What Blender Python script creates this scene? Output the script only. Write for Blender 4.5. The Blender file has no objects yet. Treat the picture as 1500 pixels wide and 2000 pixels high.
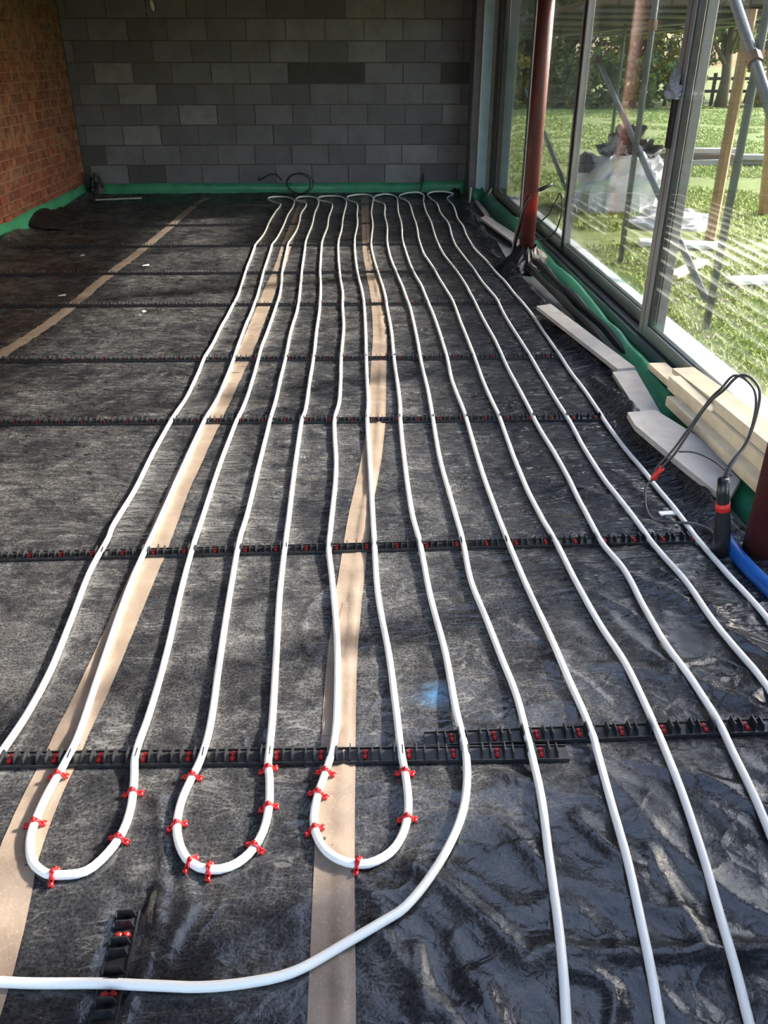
import bpy, math, random
import numpy as np
from mathutils import Vector, Matrix

random.seed(7)
RNG = np.random.default_rng(7)
scene = bpy.context.scene
COL = scene.collection
PI = math.pi

# ------------------------------------------------------------------ camera
cam_d = bpy.data.cameras.new('camera')
cam = bpy.data.objects.new('camera', cam_d)
COL.objects.link(cam)
cam.location = (0, 0, 1.43)
cam.rotation_euler = (math.radians(90 - 29.0), 0, math.radians(-2.19))
cam_d.sensor_fit = 'VERTICAL'
cam_d.sensor_height = 24.0
cam_d.lens = 24.0 * 1604 / 2000
cam_d.clip_end = 400
scene.camera = cam

# ------------------------------------------------------------------ light
SUN_EL, SUN_AZ = math.radians(28.5), math.radians(17)      # sun stands beyond the glazing
world = bpy.data.worlds.new('world')
scene.world = world
world.use_nodes = True
wn = world.node_tree.nodes
wl = world.node_tree.links
bg = wn['Background']
sky = wn.new('ShaderNodeTexSky')
sky.sky_type = 'NISHITA'
sky.sun_disc = False
sky.sun_elevation = SUN_EL
sky.sun_rotation = math.radians(90) - SUN_AZ
sky.air_density = 1.0
sky.dust_density = 3.0
sky.ozone_density = 1.0
wl.new(sky.outputs['Color'], bg.inputs['Color'])
bg.inputs['Strength'].default_value = 0.55
sun_d = bpy.data.lights.new('sun', 'SUN')
sun_d.energy = 11.0
sun_d.angle = math.radians(3.6)
sun_d.color = (1.0, 0.95, 0.88)
sun = bpy.data.objects.new('sun', sun_d)
COL.objects.link(sun)
sd = Vector((math.cos(SUN_EL) * math.cos(SUN_AZ), math.cos(SUN_EL) * math.sin(SUN_AZ), math.sin(SUN_EL)))
sun.rotation_euler = sd.to_track_quat('Z', 'Y').to_euler()
sun.location = (20, 5, 15)

vs = scene.view_settings
vs.view_transform = 'Standard'
vs.look = 'None'
vs.gamma = 1.0
vs.use_curve_mapping = False
vs.exposure = 1.1
scene.cycles.use_denoising = True
scene.cycles.adaptive_threshold = 0.02
scene.cycles.max_bounces = 6
scene.cycles.diffuse_bounces = 3
scene.cycles.glossy_bounces = 3
scene.cycles.caustics_reflective = False
scene.cycles.caustics_refractive = False
scene.cycles.transparent_max_bounces = 16
scene.cycles.sample_clamp_indirect = 8

# ------------------------------------------------------------------ materials
def srgb(r, g, b):
    f = lambda c: (c / 255 / 12.92) if c / 255 <= 0.04045 else ((c / 255 + 0.055) / 1.055) ** 2.4
    return (f(r), f(g), f(b), 1.0)

class NT:
    def __init__(self, name):
        self.m = bpy.data.materials.new(name)
        self.m.use_nodes = True
        self.t = self.m.node_tree
        self.b = self.t.nodes['Principled BSDF']
        self.tc = None
    def n(self, kind, **kw):
        nd = self.t.nodes.new(kind)
        for k, v in kw.items():
            setattr(nd, k, v)
        return nd
    def l(self, a, b):
        self.t.links.new(a, b)
    def coord(self, scale=(1, 1, 1), rot=(0, 0, 0), space='Object'):
        if self.tc is None:
            self.tc = self.n('ShaderNodeTexCoord')
        mp = self.n('ShaderNodeMapping')
        mp.inputs['Scale'].default_value = scale
        mp.inputs['Rotation'].default_value = rot
        self.l(self.tc.outputs[space], mp.inputs['Vector'])
        return mp.outputs['Vector']
    def noise(self, scale=5, detail=4, rough=0.55, dist=0, vec=None):
        nd = self.n('ShaderNodeTexNoise')
        nd.inputs['Scale'].default_value = scale
        nd.inputs['Detail'].default_value = detail
        nd.inputs['Roughness'].default_value = rough
        nd.inputs['Distortion'].default_value = dist
        self.l(vec if vec is not None else self.coord(), nd.inputs['Vector'])
        return nd.outputs['Fac']
    def ramp(self, fac, stops, interp='LINEAR'):
        r = self.n('ShaderNodeValToRGB')
        r.color_ramp.interpolation = interp
        els = r.color_ramp.elements
        while len(els) < len(stops):
            els.new(0.5)
        for e, (p, c) in zip(els, stops):
            e.position = p
            e.color = c if not isinstance(c, (int, float)) else (c, c, c, 1)
        self.l(fac, r.inputs['Fac'])
        return r.outputs['Color']
    def mix(self, fac, a, b, mode='MIX'):
        m = self.n('ShaderNodeMix', data_type='RGBA', blend_type=mode)
        for s, v in ((0, fac), (6, a), (7, b)):
            if hasattr(v, 'is_output'):
                self.l(v, m.inputs[s])
            else:
                m.inputs[s].default_value = v
        return m.outputs[2]
    def math(self, op, a, b=None):
        m = self.n('ShaderNodeMath', operation=op)
        for i, v in enumerate((a, b)):
            if v is None:
                continue
            if hasattr(v, 'is_output'):
                self.l(v, m.inputs[i])
            else:
                m.inputs[i].default_value = v
        return m.outputs[0]
    def bump(self, h, strength=0.3, dist=0.01, prev=None):
        b = self.n('ShaderNodeBump')
        b.inputs['Strength'].default_value = strength
        b.inputs['Distance'].default_value = dist
        self.l(h, b.inputs['Height'])
        if prev is not None:
            self.l(prev, b.inputs['Normal'])
        return b.outputs['Normal']
    def set(self, color=None, rough=None, metal=None, normal=None, spec=None):
        for k, v in (('Base Color', color), ('Roughness', rough), ('Metallic', metal), ('Normal', normal), ('Specular IOR Level', spec)):
            if v is None:
                continue
            if hasattr(v, 'is_output'):
                self.l(v, self.b.inputs[k])
            else:
                self.b.inputs[k].default_value = v
        return self.m

def simple(name, col, rough=0.5, metal=0.0, var=0.15, scale=8, bump=0.0, spec=None):
    t = NT(name)
    f = t.noise(scale, 5, 0.6)
    dark = tuple(c * (1 - var) for c in col[:3]) + (1,)
    lite = tuple(min(1, c * (1 + var)) for c in col[:3]) + (1,)
    c = t.ramp(f, [(0.3, dark), (0.7, lite)])
    nr = t.bump(t.noise(scale * 6, 4), bump, 0.004) if bump else None
    return t.set(c, rough, metal, nr, spec)

def mat_sheet():
    t = NT('black_polythene')
    p = t.coord()
    # dried dust: mottled blotches, trodden speckle and fine scuffs on black plastic
    big = t.noise(2.2, 3, 0.55, 0.6, p)
    mid = t.noise(9, 5, 0.72, 0.5, p)
    fine = t.noise(170, 2, 0.7, 0, p)
    s1 = t.noise(16, 3, 0.72, 1.6, t.coord((1, 5, 1), (0, 0, 0.30)))
    s2 = t.noise(19, 3, 0.72, 1.4, t.coord((1, 6, 1), (0, 0, -0.55)))
    base = t.math('MULTIPLY', t.ramp(big, [(0.32, 0.30), (0.64, 1)]), t.ramp(mid, [(0.30, 0.15), (0.74, 1)]))
    spk = t.ramp(fine, [(0.36, 0.18), (0.66, 1)])
    sc = t.math('MAXIMUM', t.ramp(s1, [(0.54, 0), (0.70, 1)]), t.ramp(s2, [(0.55, 0), (0.71, 1)]))
    l1 = t.noise(5, 2, 0.6, 0.6, t.coord((0.8, 3.4, 1), (0, 0, 0.22)))
    l2 = t.noise(6, 2, 0.6, 0.8, t.coord((0.9, 3.0, 1), (0, 0, -0.45)))
    line = t.math('MAXIMUM', t.ramp(l1, [(0.485, 0), (0.5, 1), (0.515, 0)]), t.ramp(l2, [(0.487, 0), (0.5, 1), (0.513, 0)]))
    line = t.math('MULTIPLY', line, t.ramp(mid, [(0.40, 0), (0.62, 1)]))
    d = t.math('ADD', t.math('MULTIPLY', t.math('MULTIPLY', base, spk), 0.85), t.math('MULTIPLY', t.math('MULTIPLY', sc, spk), t.math('ADD', t.math('MULTIPLY', base, 0.26), 0.05)))
    d = t.math('ADD', d, t.math('MULTIPLY', line, 0.42))
    # less dust towards the window side, where the sheet is newer and shinier
    sep = t.n('ShaderNodeSeparateXYZ')
    t.l(p, sep.inputs[0])
    mr = t.n('ShaderNodeMapRange')
    mr.inputs[1].default_value = 0.2; mr.inputs[2].default_value = 1.0
    mr.inputs[3].default_value = 1.0; mr.inputs[4].default_value = 0.28
    t.l(sep.outputs[0], mr.inputs[0])
    d = t.math('MULTIPLY', d, mr.outputs[0])
    mf = t.n('ShaderNodeMapRange')                      # sheet colour also goes darker in front of the first rail
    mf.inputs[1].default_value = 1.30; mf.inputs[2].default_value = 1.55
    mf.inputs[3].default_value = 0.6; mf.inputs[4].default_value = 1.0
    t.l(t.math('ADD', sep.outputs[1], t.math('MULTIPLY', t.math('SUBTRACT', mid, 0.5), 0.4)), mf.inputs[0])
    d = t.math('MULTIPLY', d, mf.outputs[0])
    d = t.math('MINIMUM', d, 1.0)
    col = t.mix(d, (0.007, 0.0075, 0.011, 1), (0.21, 0.20, 0.19, 1))
    # a faint blue print on the sheet
    vm = t.n('ShaderNodeVectorMath', operation='DISTANCE')
    t.l(p, vm.inputs[0])
    vm.inputs[1].default_value = (0.19, 1.61, 0)
    blue = t.math('MULTIPLY', t.ramp(vm.outputs['Value'], [(0.015, 1), (0.06, 0)]), t.ramp(mid, [(0.35, 0), (0.6, 0.8)]))
    col = t.mix(blue, col, (0.05, 0.16, 0.30, 1))
    rough = t.ramp(d, [(0.0, 0.17), (0.6, 0.42)])
    # drawn wrinkles across the room further back, crumple creases close by
    wf = t.noise(19, 3, 0.6, 0.9, t.coord((0.30, 1.6, 1), (0, 0, 0.08)))
    my = t.n('ShaderNodeMapRange')
    my.inputs[1].default_value = 1.7; my.inputs[2].default_value = 3.0
    my.inputs[3].default_value = 0.0; my.inputs[4].default_value = 1.0
    t.l(sep.outputs[1], my.inputs[0])
    wn_ = t.n('ShaderNodeTexNoise'); wn_.inputs['Scale'].default_value = 5; wn_.inputs['Detail'].default_value = 3
    t.l(p, wn_.inputs['Vector'])
    sh = t.n('ShaderNodeVectorMath', operation='MULTIPLY_ADD')
    t.l(wn_.outputs['Color'], sh.inputs[0]); sh.inputs[1].default_value = (0.3, 0.3, 0); t.l(t.coord((0.55, 1.15, 1), (0, 0, 0.7)), sh.inputs[2])
    hs = []
    for sc_ in (6.5,):
        vo = t.n('ShaderNodeTexVoronoi', feature='DISTANCE_TO_EDGE')
        vo.inputs['Scale'].default_value = sc_
        t.l(sh.outputs[0], vo.inputs['Vector'])
        hs.append(t.ramp(vo.outputs['Distance'], [(0.0, 1), (0.10, 0.35), (0.4, 0)]))
    nr = t.bump(t.math('MULTIPLY', wf, my.outputs[0]), 1.0, 0.045)
    nr = t.bump(hs[0], 0.22, 0.010, nr)
    nr = t.bump(t.noise(52, 3, 0.6, 0.8, p), 0.30, 0.005, nr)
    return t.set(col, rough, 0, nr, 0.5)

def mat_tape():
    t = NT('brown_parcel_tape')
    a = t.noise(9, 5, 0.6, 0.3)
    b = t.noise(160, 4, 0.7)
    c = t.ramp(a, [(0.3, srgb(116, 100, 87)), (0.7, srgb(144, 127, 112))])
    c = t.mix(t.ramp(b, [(0.55, 0), (0.75, 0.6)]), c, srgb(172, 158, 142))
    nr = t.bump(t.noise(40, 4, 0.6, 1.0), 0.25, 0.004)
    return t.set(c, 0.42, 0, nr)

def mat_brick():
    t = NT('old_brick')
    oi = t.n('ShaderNodeObjectInfo')
    p = t.coord((1, 1, 1))
    ofs = t.n('ShaderNodeVectorMath', operation='ADD')
    t.l(p, ofs.inputs[0])
    sc = t.n('ShaderNodeVectorMath', operation='SCALE')
    t.l(oi.outputs['Location'], sc.inputs[0]); sc.inputs['Scale'].default_value = 1.0
    t.l(sc.outputs[0], ofs.inputs[1])
    v = ofs.outputs[0]
    base = t.ramp(oi.outputs['Random'], [(0, srgb(88, 44, 34)), (0.4, srgb(128, 64, 44)), (0.75, srgb(104, 54, 42)), (1, srgb(146, 80, 54))])
    n1 = t.noise(22, 5, 0.7, 0.3, v)
    base = t.mix(t.ramp(n1, [(0.35, 0), (0.7, 0.55)]), base, srgb(66, 40, 34))
    sm = t.noise(9, 6, 0.7, 0.6, v)
    sm2 = t.noise(60, 4, 0.7, 0, v)
    sz = t.n('ShaderNodeSeparateXYZ'); t.l(v, sz.inputs[0])
    sm = t.math('ADD', sm, t.math('MULTIPLY', t.math('SUBTRACT', sz.outputs[2], 0.9), 0.07))
    smear = t.math('MULTIPLY', t.ramp(sm, [(0.45, 0), (0.62, 1)]), t.ramp(sm2, [(0.3, 0.3), (0.65, 1)]))
    col = t.mix(smear, base, srgb(138, 116, 90))
    nr = t.bump(t.noise(70, 5, 0.7, 0, v), 0.6, 0.006)
    return t.set(col, 0.9, 0, nr)

def mat_block():
    t = NT('concrete_block')
    oi = t.n('ShaderNodeObjectInfo')
    ofs = t.n('ShaderNodeVectorMath', operation='ADD')
    t.l(t.coord(), ofs.inputs[0]); t.l(oi.outputs['Location'], ofs.inputs[1])
    v = ofs.outputs[0]
    base = t.ramp(oi.outputs['Random'], [(0, srgb(66, 64, 66)), (0.05, srgb(68, 66, 67)), (0.10, srgb(106, 105, 111)), (0.75, srgb(124, 123, 129)), (1, srgb(142, 141, 146))])
    n1 = t.noise(5, 5, 0.65, 0.2, v)
    n2 = t.noise(90, 4, 0.7, 0, v)
    col = t.mix(t.ramp(n1, [(0.35, 0), (0.72, 0.5)]), base, srgb(84, 80, 80))
    col = t.mix(t.ramp(n2, [(0.5, 0), (0.8, 0.35)]), col, srgb(146, 144, 142))
    nr = t.bump(n2, 0.6, 0.005)
    return t.set(col, 0.92, 0, nr)

def mat_glass():
    t = NT('dusty_glass')
    out = t.t.nodes['Material Output']
    tr = t.n('ShaderNodeBsdfTransparent'); tr.inputs[0].default_value = (0.985, 0.992, 0.988, 1)
    gl = t.n('ShaderNodeBsdfGlossy'); gl.inputs['Roughness'].default_value = 0.0
    fr = t.n('ShaderNodeFresnel')
    ge = t.n('ShaderNodeNewGeometry')
    t.l(t.math('SUBTRACT', 1.75, t.math('MULTIPLY', ge.outputs['Backfacing'], 1.75 - 1 / 1.75)), fr.inputs['IOR'])
    m = t.n('ShaderNodeMixShader')
    t.l(fr.outputs[0], m.inputs[0]); t.l(tr.outputs[0], m.inputs[1]); t.l(gl.outputs[0], m.inputs[2])
    df = t.n('ShaderNodeBsdfDiffuse'); df.inputs[0].default_value = (0.8, 0.82, 0.82, 1)
    m2 = t.n('ShaderNodeMixShader')
    d = t.ramp(t.noise(3.0, 6, 0.7), [(0.35, 0.001), (0.75, 0.006)])
    t.l(d, m2.inputs[0]); t.l(m.outputs[0], m2.inputs[1]); t.l(df.outputs[0], m2.inputs[2])
    t.l(m2.outputs[0], out.inputs['Surface'])
    return t.m

def mat_paint_red():
    t = NT('red_oxide_paint')
    p = t.coord()
    a = t.noise(7, 5, 0.65, 0.2, p)
    sp = t.noise(90, 3, 0.7, 0, p)
    c = t.ramp(a, [(0.3, srgb(64, 21, 16)), (0.7, srgb(84, 29, 22))])
    c = t.mix(t.ramp(sp, [(0.68, 0), (0.74, 0.7)]), c, srgb(176, 140, 124))
    sep = t.n('ShaderNodeSeparateXYZ'); t.l(p, sep.inputs[0])
    z = t.math('ADD', sep.outputs[2], t.math('MULTIPLY', a, 0.12))
    band = t.math('ABSOLUTE', t.math('SUBTRACT', z, 0.53))
    c = t.mix(t.ramp(band, [(0.02, 0.85), (0.10, 0)]), c, srgb(140, 26, 22))
    return t.set(c, 0.6, 0, t.bump(sp, 0.15, 0.002))

def mat_grass_ground():
    t = NT('grassy_soil')
    a = t.noise(0.7, 5, 0.65)
    b = t.noise(14, 6, 0.75)
    g = t.ramp(b, [(0.3, srgb(84, 98, 50)), (0.55, srgb(114, 128, 66)), (0.75, srgb(144, 152, 92))])
    c = t.mix(t.ramp(a, [(0.55, 0), (0.72, 0.85)]), g, srgb(140, 122, 96))
    return t.set(c, 0.95, 0, t.bump(b, 0.6, 0.05))

def leafmat(name, c0, c1, c2):
    t = NT(name)
    g = t.n('ShaderNodeNewGeometry')
    c = t.ramp(g.outputs['Random Per Island'], [(0, c0), (0.55, c1), (1, c2)])
    t.set(c, 0.7)
    t.b.inputs['Transmission Weight'].default_value = 0.0
    return t.m

M = {}
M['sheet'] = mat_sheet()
M['tape'] = mat_tape()
M['brick'] = mat_brick()
M['block'] = mat_block()
M['glass'] = mat_glass()
M['red'] = mat_paint_red()
M['ground'] = mat_grass_ground()
M['mortar'] = simple('lime_mortar', srgb(128, 104, 82), 0.95, 0, 0.3, 14, 0.6)
M['mortar_grey'] = simple('grey_mortar', srgb(92, 84, 76), 0.95, 0, 0.25, 14, 0.5)
M['concrete'] = simple('concrete_slab', srgb(120, 122, 122), 0.85, 0, 0.3, 6, 0.4)
M['pipe'] = simple('white_pipe_plastic', (0.86, 0.845, 0.80, 1), 0.36, 0, 0.04, 3)
M['black'] = simple('black_plastic', (0.014, 0.014, 0.016, 1), 0.30, 0, 0.3, 30)
M['rail'] = simple('black_rail_plastic', (0.026, 0.0255, 0.027, 1), 0.30, 0, 0.5, 60)
M['blackrubber'] = simple('black_cable_sheath', (0.02, 0.02, 0.022, 1), 0.45, 0, 0.3, 20)
M['greycable'] = simple('grey_cable_sheath', srgb(66, 64, 66), 0.4, 0, 0.2, 12)
M['clipred'] = simple('red_clip_plastic', srgb(196, 26, 30), 0.35, 0, 0.2, 30)
M['darkred'] = simple('red_barb_plastic', srgb(168, 30, 28), 0.4, 0, 0.25, 60)
M['redtape'] = simple('red_insulating_tape', srgb(206, 44, 36), 0.4, 0, 0.15, 20)
M['green'] = simple('green_membrane', srgb(62, 140, 104), 0.35, 0, 0.22, 5, 0.25)
M['alu'] = simple('grey_window_aluminium', srgb(142, 140, 137), 0.42, 0.15, 0.08, 4)
M['aludark'] = simple('dark_window_profile', srgb(52, 46, 44), 0.45, 0.1, 0.15, 6)
M['gasket'] = simple('black_gasket', (0.01, 0.01, 0.01, 1), 0.5, 0, 0.1, 10)
M['blue'] = simple('blue_insulation', srgb(186, 226, 242), 0.5, 0, 0.12, 9)
M['bluepipe'] = simple('blue_water_pipe_plastic', srgb(24, 88, 168), 0.35, 0, 0.15, 8)
M['board'] = simple('grey_offcut_board', srgb(160, 156, 152), 0.75, 0, 0.14, 10, 0.2)
M['pale'] = simple('pale_sawn_timber', srgb(222, 208, 178), 0.7, 0, 0.12, 12, 0.2)
M['wood'] = simple('weathered_post_timber', srgb(150, 120, 88), 0.8, 0, 0.22, 14, 0.4)
M['deck'] = simple('scaffold_board_timber', srgb(88, 74, 60), 0.85, 0, 0.3, 9, 0.3)
M['galv'] = simple('galvanised_tube', srgb(88, 97, 102), 0.5, 0.3, 0.15, 12)
M['coupler'] = simple('rusty_coupler_steel', srgb(104, 82, 68), 0.6, 0.5, 0.3, 20)
M['tarp'] = simple('white_sacking', srgb(226, 226, 230), 0.6, 0, 0.08, 4, 0.3)
M['blackfilm'] = simple('black_crumpled_film', (0.012, 0.012, 0.015, 1), 0.42, 0, 0.3, 10, 0.5)
M['film'] = simple('torn_grey_film', srgb(150, 156, 164), 0.35, 0, 0.2, 20, 0.4)
M['bark'] = simple('tree_bark', srgb(92, 80, 66), 0.9, 0, 0.3, 5, 0.8)
M['fence'] = simple('dark_fence_timber', srgb(64, 54, 44), 0.9, 0, 0.25, 5)
M['ceil'] = simple('unpainted_ceiling_board', srgb(120, 100, 82), 0.9, 0, 0.15, 3)
M['leaf_a'] = leafmat('hedge_leaves', srgb(44, 66, 26), srgb(84, 108, 42), srgb(146, 150, 66))
M['leaf_b'] = leafmat('willow_leaves', srgb(72, 92, 56), srgb(112, 130, 78), srgb(156, 164, 104))
M['leaf_c'] = leafmat('autumn_leaves', srgb(92, 96, 34), srgb(160, 150, 56), srgb(196, 168, 72))
M['grass'] = leafmat('grass_blades', srgb(116, 134, 62), srgb(152, 170, 86), srgb(188, 198, 120))
M['white'] = simple('white_plastic', srgb(230, 228, 222), 0.4, 0, 0.05, 10)
M['ink'] = simple('grey_print', srgb(96, 94, 92), 0.6, 0, 0.1, 50)
M['rubble'] = simple('rubble_stone', srgb(150, 136, 120), 0.9, 0, 0.3, 9, 0.6)

# ------------------------------------------------------------------ mesh helpers
class MB:
    def __init__(self):
        self.v, self.f = [], []
    def add(self, vs, fs):
        o = len(self.v)
        self.v += [tuple(map(float, p)) for p in vs]
        self.f += [tuple(i + o for i in f) for f in fs]
        return self
    def box(self, lo, hi, ch=0.0, M4=None):
        x0, y0, z0 = lo; x1, y1, z1 = hi
        if ch <= 0:
            vs = [(x0, y0, z0), (x1, y0, z0), (x1, y1, z0), (x0, y1, z0), (x0, y0, z1), (x1, y0, z1), (x1, y1, z1), (x0, y1, z1)]
            fs = [(0, 3, 2, 1), (4, 5, 6, 7), (0, 1, 5, 4), (1, 2, 6, 5), (2, 3, 7, 6), (3, 0, 4, 7)]
        else:
            c = ch
            vs = []
            for z in (z0, z1):
                vs += [(x0 + c, y0, z), (x1 - c, y0, z), (x1, y0 + c, z), (x1, y1 - c, z), (x1 - c, y1, z), (x0 + c, y1, z), (x0, y1 - c, z), (x0, y0 + c, z)]
            fs = [tuple(range(7, -1, -1)), tuple(range(8, 16))] + [(i, (i + 1) % 8, 8 + (i + 1) % 8, 8 + i) for i in range(8)]
        if M4 is not None:
            vs = [tuple(M4 @ Vector(p)) for p in vs]
        return self.add(vs, fs)
    def tube(self, pts, r, n=10, cap=True, flat=None):
        pts = [Vector(p) for p in pts]
        N = len(pts)
        tang = []
        for i in range(N):
            d = pts[min(i + 1, N - 1)] - pts[max(i - 1, 0)]
            tang.append(d.normalized() if d.length > 1e-9 else Vector((0, 1, 0)))
        up = Vector((0, 0, 1)) if abs(tang[0].z) < 0.9 else Vector((1, 0, 0))
        u = tang[0].cross(up).normalized()
        vs = []
        for i in range(N):
            u = (u - tang[i] * u.dot(tang[i])).normalized()
            w = tang[i].cross(u)
            rr = r[i] if isinstance(r, (list, tuple)) else r
            for k in range(n):
                a = 2 * PI * k / n
                vs.append(pts[i] + (u * math.cos(a) + w * math.sin(a)) * rr)
        fs = [(i * n + k, i * n + (k + 1) % n, (i + 1) * n + (k + 1) % n, (i + 1) * n + k) for i in range(N - 1) for k in range(n)]
        if cap:
            fs += [tuple(range(n - 1, -1, -1)), tuple((N - 1) * n + k for k in range(n))]
        return self.add(vs, fs)
    def mesh(self, name, mat, smooth=False):
        me = bpy.data.meshes.new(name)
        me.from_pydata(self.v, [], self.f)
        me.update()
        if mat is not None:
            me.materials.append(M[mat] if isinstance(mat, str) else mat)
        if smooth:
            me.polygons.foreach_set('use_smooth', [True] * len(me.polygons))
        return me
    def obj(self, name, mat, parent=None, smooth=False):
        return link(name, self.mesh(name, mat, smooth), parent)

def link(name, data, parent=None):
    o = bpy.data.objects.new(name, data)
    COL.objects.link(o)
    if parent is not None:
        o.parent = parent
    return o

def tag(o, label, cat, group=None):
    o['label'] = label
    o['category'] = cat
    if group:
        o['group'] = group
    return o

def thing(name, label, cat, loc=(0, 0, 0), group=None, rz=0.0):
    o = link(name, None)
    o.empty_display_size = 0.1
    o.location = loc
    o.rotation_euler = (0, 0, rz)
    return tag(o, label, cat, group)

def struct(o, label=None):
    o['kind'] = 'structure'
    if label:
        o['label'] = label
    return o

def crom(pts, step=0.03):
    """resampled Catmull-Rom (centripetal-ish) curve through the points"""
    P = [np.array(p, float) for p in pts]
    P = [2 * P[0] - P[1]] + P + [2 * P[-1] - P[-2]]
    out = []
    for i in range(1, len(P) - 2):
        p0, p1, p2, p3 = P[i - 1:i + 3]
        L = np.linalg.norm(p2 - p1)
        if L < 1e-6:
            continue
        t1 = (p2 - p0) / max(np.linalg.norm(p2 - p1) + np.linalg.norm(p1 - p0), 1e-6) * L
        t2 = (p3 - p1) / max(np.linalg.norm(p3 - p2) + np.linalg.norm(p2 - p1), 1e-6) * L
        n = max(2, int(math.ceil(L / step)))
        for k in range(n):
            s = k / n
            h = (2 * s**3 - 3 * s**2 + 1) * p1 + (s**3 - 2 * s**2 + s) * t1 + (-2 * s**3 + 3 * s**2) * p2 + (s**3 - s**2) * t2
            out.append(h)
    out.append(P[-2])
    return np.array(out)

# value noise on arrays
_PERM = np.random.default_rng(3).random((256, 256))
def vnoise(x, y):
    xi = np.floor(x).astype(int); yi = np.floor(y).astype(int)
    fx = x - xi; fy = y - yi
    fx = fx * fx * fx * (fx * (fx * 6 - 15) + 10); fy = fy * fy * fy * (fy * (fy * 6 - 15) + 10)
    g = lambda a, b: _PERM[a & 255, b & 255]
    return (g(xi, yi) * (1 - fx) + g(xi + 1, yi) * fx) * (1 - fy) + (g(xi, yi + 1) * (1 - fx) + g(xi + 1, yi + 1) * fx) * fy
def fbm(x, y, o=3):
    s = 0; a = 0.5; tot = 0
    for i in range(o):
        s = s + a * vnoise(x * 2**i + 17.3 * i, y * 2**i + 9.1 * i); tot += a; a *= 0.5
    return s / tot
def ridge(x, y, o=2):
    s = 0; a = 0.6; tot = 0
    for i in range(o):
        n = 1 - np.abs(2 * vnoise(x * 2**i + 31.7 * i, y * 2**i + 5.3 * i) - 1)
        s = s + a * n**3; tot += a; a *= 0.5
    return s / tot

_JX = np.random.default_rng(11).random((256, 256)); _JY = np.random.default_rng(12).random((256, 256))
def creases(x, y, k=9.0):
    """net of sharp fold lines, as in crumpled film"""
    xi = np.floor(x).astype(int); yi = np.floor(y).astype(int)
    f1 = np.full(x.shape, 9.0); f2 = np.full(x.shape, 9.0)
    for dx in (-1, 0, 1):
        for dy in (-1, 0, 1):
            a, b = xi + dx, yi + dy
            d = np.hypot(a + _JX[a & 255, b & 255] - x, b + _JY[a & 255, b & 255] - y)
            f2 = np.minimum(f2, np.maximum(f1, d)); f1 = np.minimum(f1, d)
    return np.exp(-k * (f2 - f1)), f1

# ================================================================== THE ROOM
WL, WB, WG, GZ = -3.08, 10.34, 1.65, -0.12       # left wall face, back wall face, glass plane, outside ground

struct(MB().box((-3.3, -1.6, -0.15), (1.575, 10.5, -0.012)).obj('floor', 'concrete'), 'grey concrete floor slab')
RX0, RX1, RY0, RY1 = -0.1, 1.4, 0.8, 3.9          # unseen rooflight opening, added to bring top light onto the near floor
cm = MB()
cm.box((-3.3, -1.2, 2.46), (RX0, 10.6, 2.6)); cm.box((RX1, -1.2, 2.46), (2.0, 10.6, 2.6))
cm.box((RX0, -1.2, 2.46), (RX1, RY0, 2.6)); cm.box((RX0, RY1, 2.46), (RX1, 10.6, 2.6))
ceiling = struct(cm.obj('ceiling', 'ceil'), 'bare board ceiling')
km = MB()
km.box((RX0 - 0.06, RY0 - 0.06, 2.6), (RX0, RY1 + 0.06, 2.72)); km.box((RX1, RY0 - 0.06, 2.6), (RX1 + 0.06, RY1 + 0.06, 2.72))
km.box((RX0, RY0 - 0.06, 2.6), (RX1, RY0, 2.72)); km.box((RX0, RY1, 2.6), (RX1, RY1 + 0.06, 2.72))
window_5 = struct(km.obj('window_5', 'white'), 'kerb of the added, unseen rooflight in the ceiling')
MB().box((RX0 - 0.05, RY0 - 0.05, 2.72), (RX1 + 0.05, RY1 + 0.05, 2.728)).obj('pane', 'glass', window_5)

# ---- back wall: concrete blocks in stretcher bond
wall_back = struct(MB().box((-3.3, WB + 0.005, -0.15), (1.72, 10.6, 2.46)).obj('wall_back', 'mortar_grey'), 'back wall of grey concrete blocks')
BW, BH, BJ = 0.425, 0.208, 0.010
def block_mesh(w):
    mb = MB()
    a, b, c, d = -w / 2 + BJ / 2, w / 2 - BJ / 2, -BH / 2 + BJ / 2, BH / 2 - BJ / 2
    e = 0.004
    vs = [(a, 0.03, c), (b, 0.03, c), (b, 0.03, d), (a, 0.03, d), (a, e, c), (b, e, c), (b, e, d), (a, e, d),
          (a + e, 0, c + e), (b - e, 0, c + e), (b - e, 0, d - e), (a + e, 0, d - e)]
    fs = [(8, 9, 10, 11)] + [(i, (i + 1) % 4, 4 + (i + 1) % 4, 4 + i) for i in range(4)] + [(4 + i, 4 + (i + 1) % 4, 8 + (i + 1) % 4, 8 + i) for i in range(4)]
    return mb.add(vs, fs).mesh('block', 'block')
full_block = block_mesh(BW)
cut_cache = {}
for k in range(-1, 11):
    zc = 0.127 + BH * (k + 0.5)
    x = WL - (0.13 if k % 2 else 0.34) + random.uniform(-0.02, 0.02)
    while x < 1.44:
        x0, x1 = max(x, WL + 0.005), min(x + BW, 1.44)
        w = round(x1 - x0, 2)
        if w > 0.06:
            if w >= BW - 0.01:
                me = full_block
            else:
                me = cut_cache.setdefault(w, block_mesh(w))
            o = link('block', me, wall_back)
            o.location = ((x0 + x1) / 2, WB + random.uniform(-0.002, 0.003), zc)
        x += BW

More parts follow.
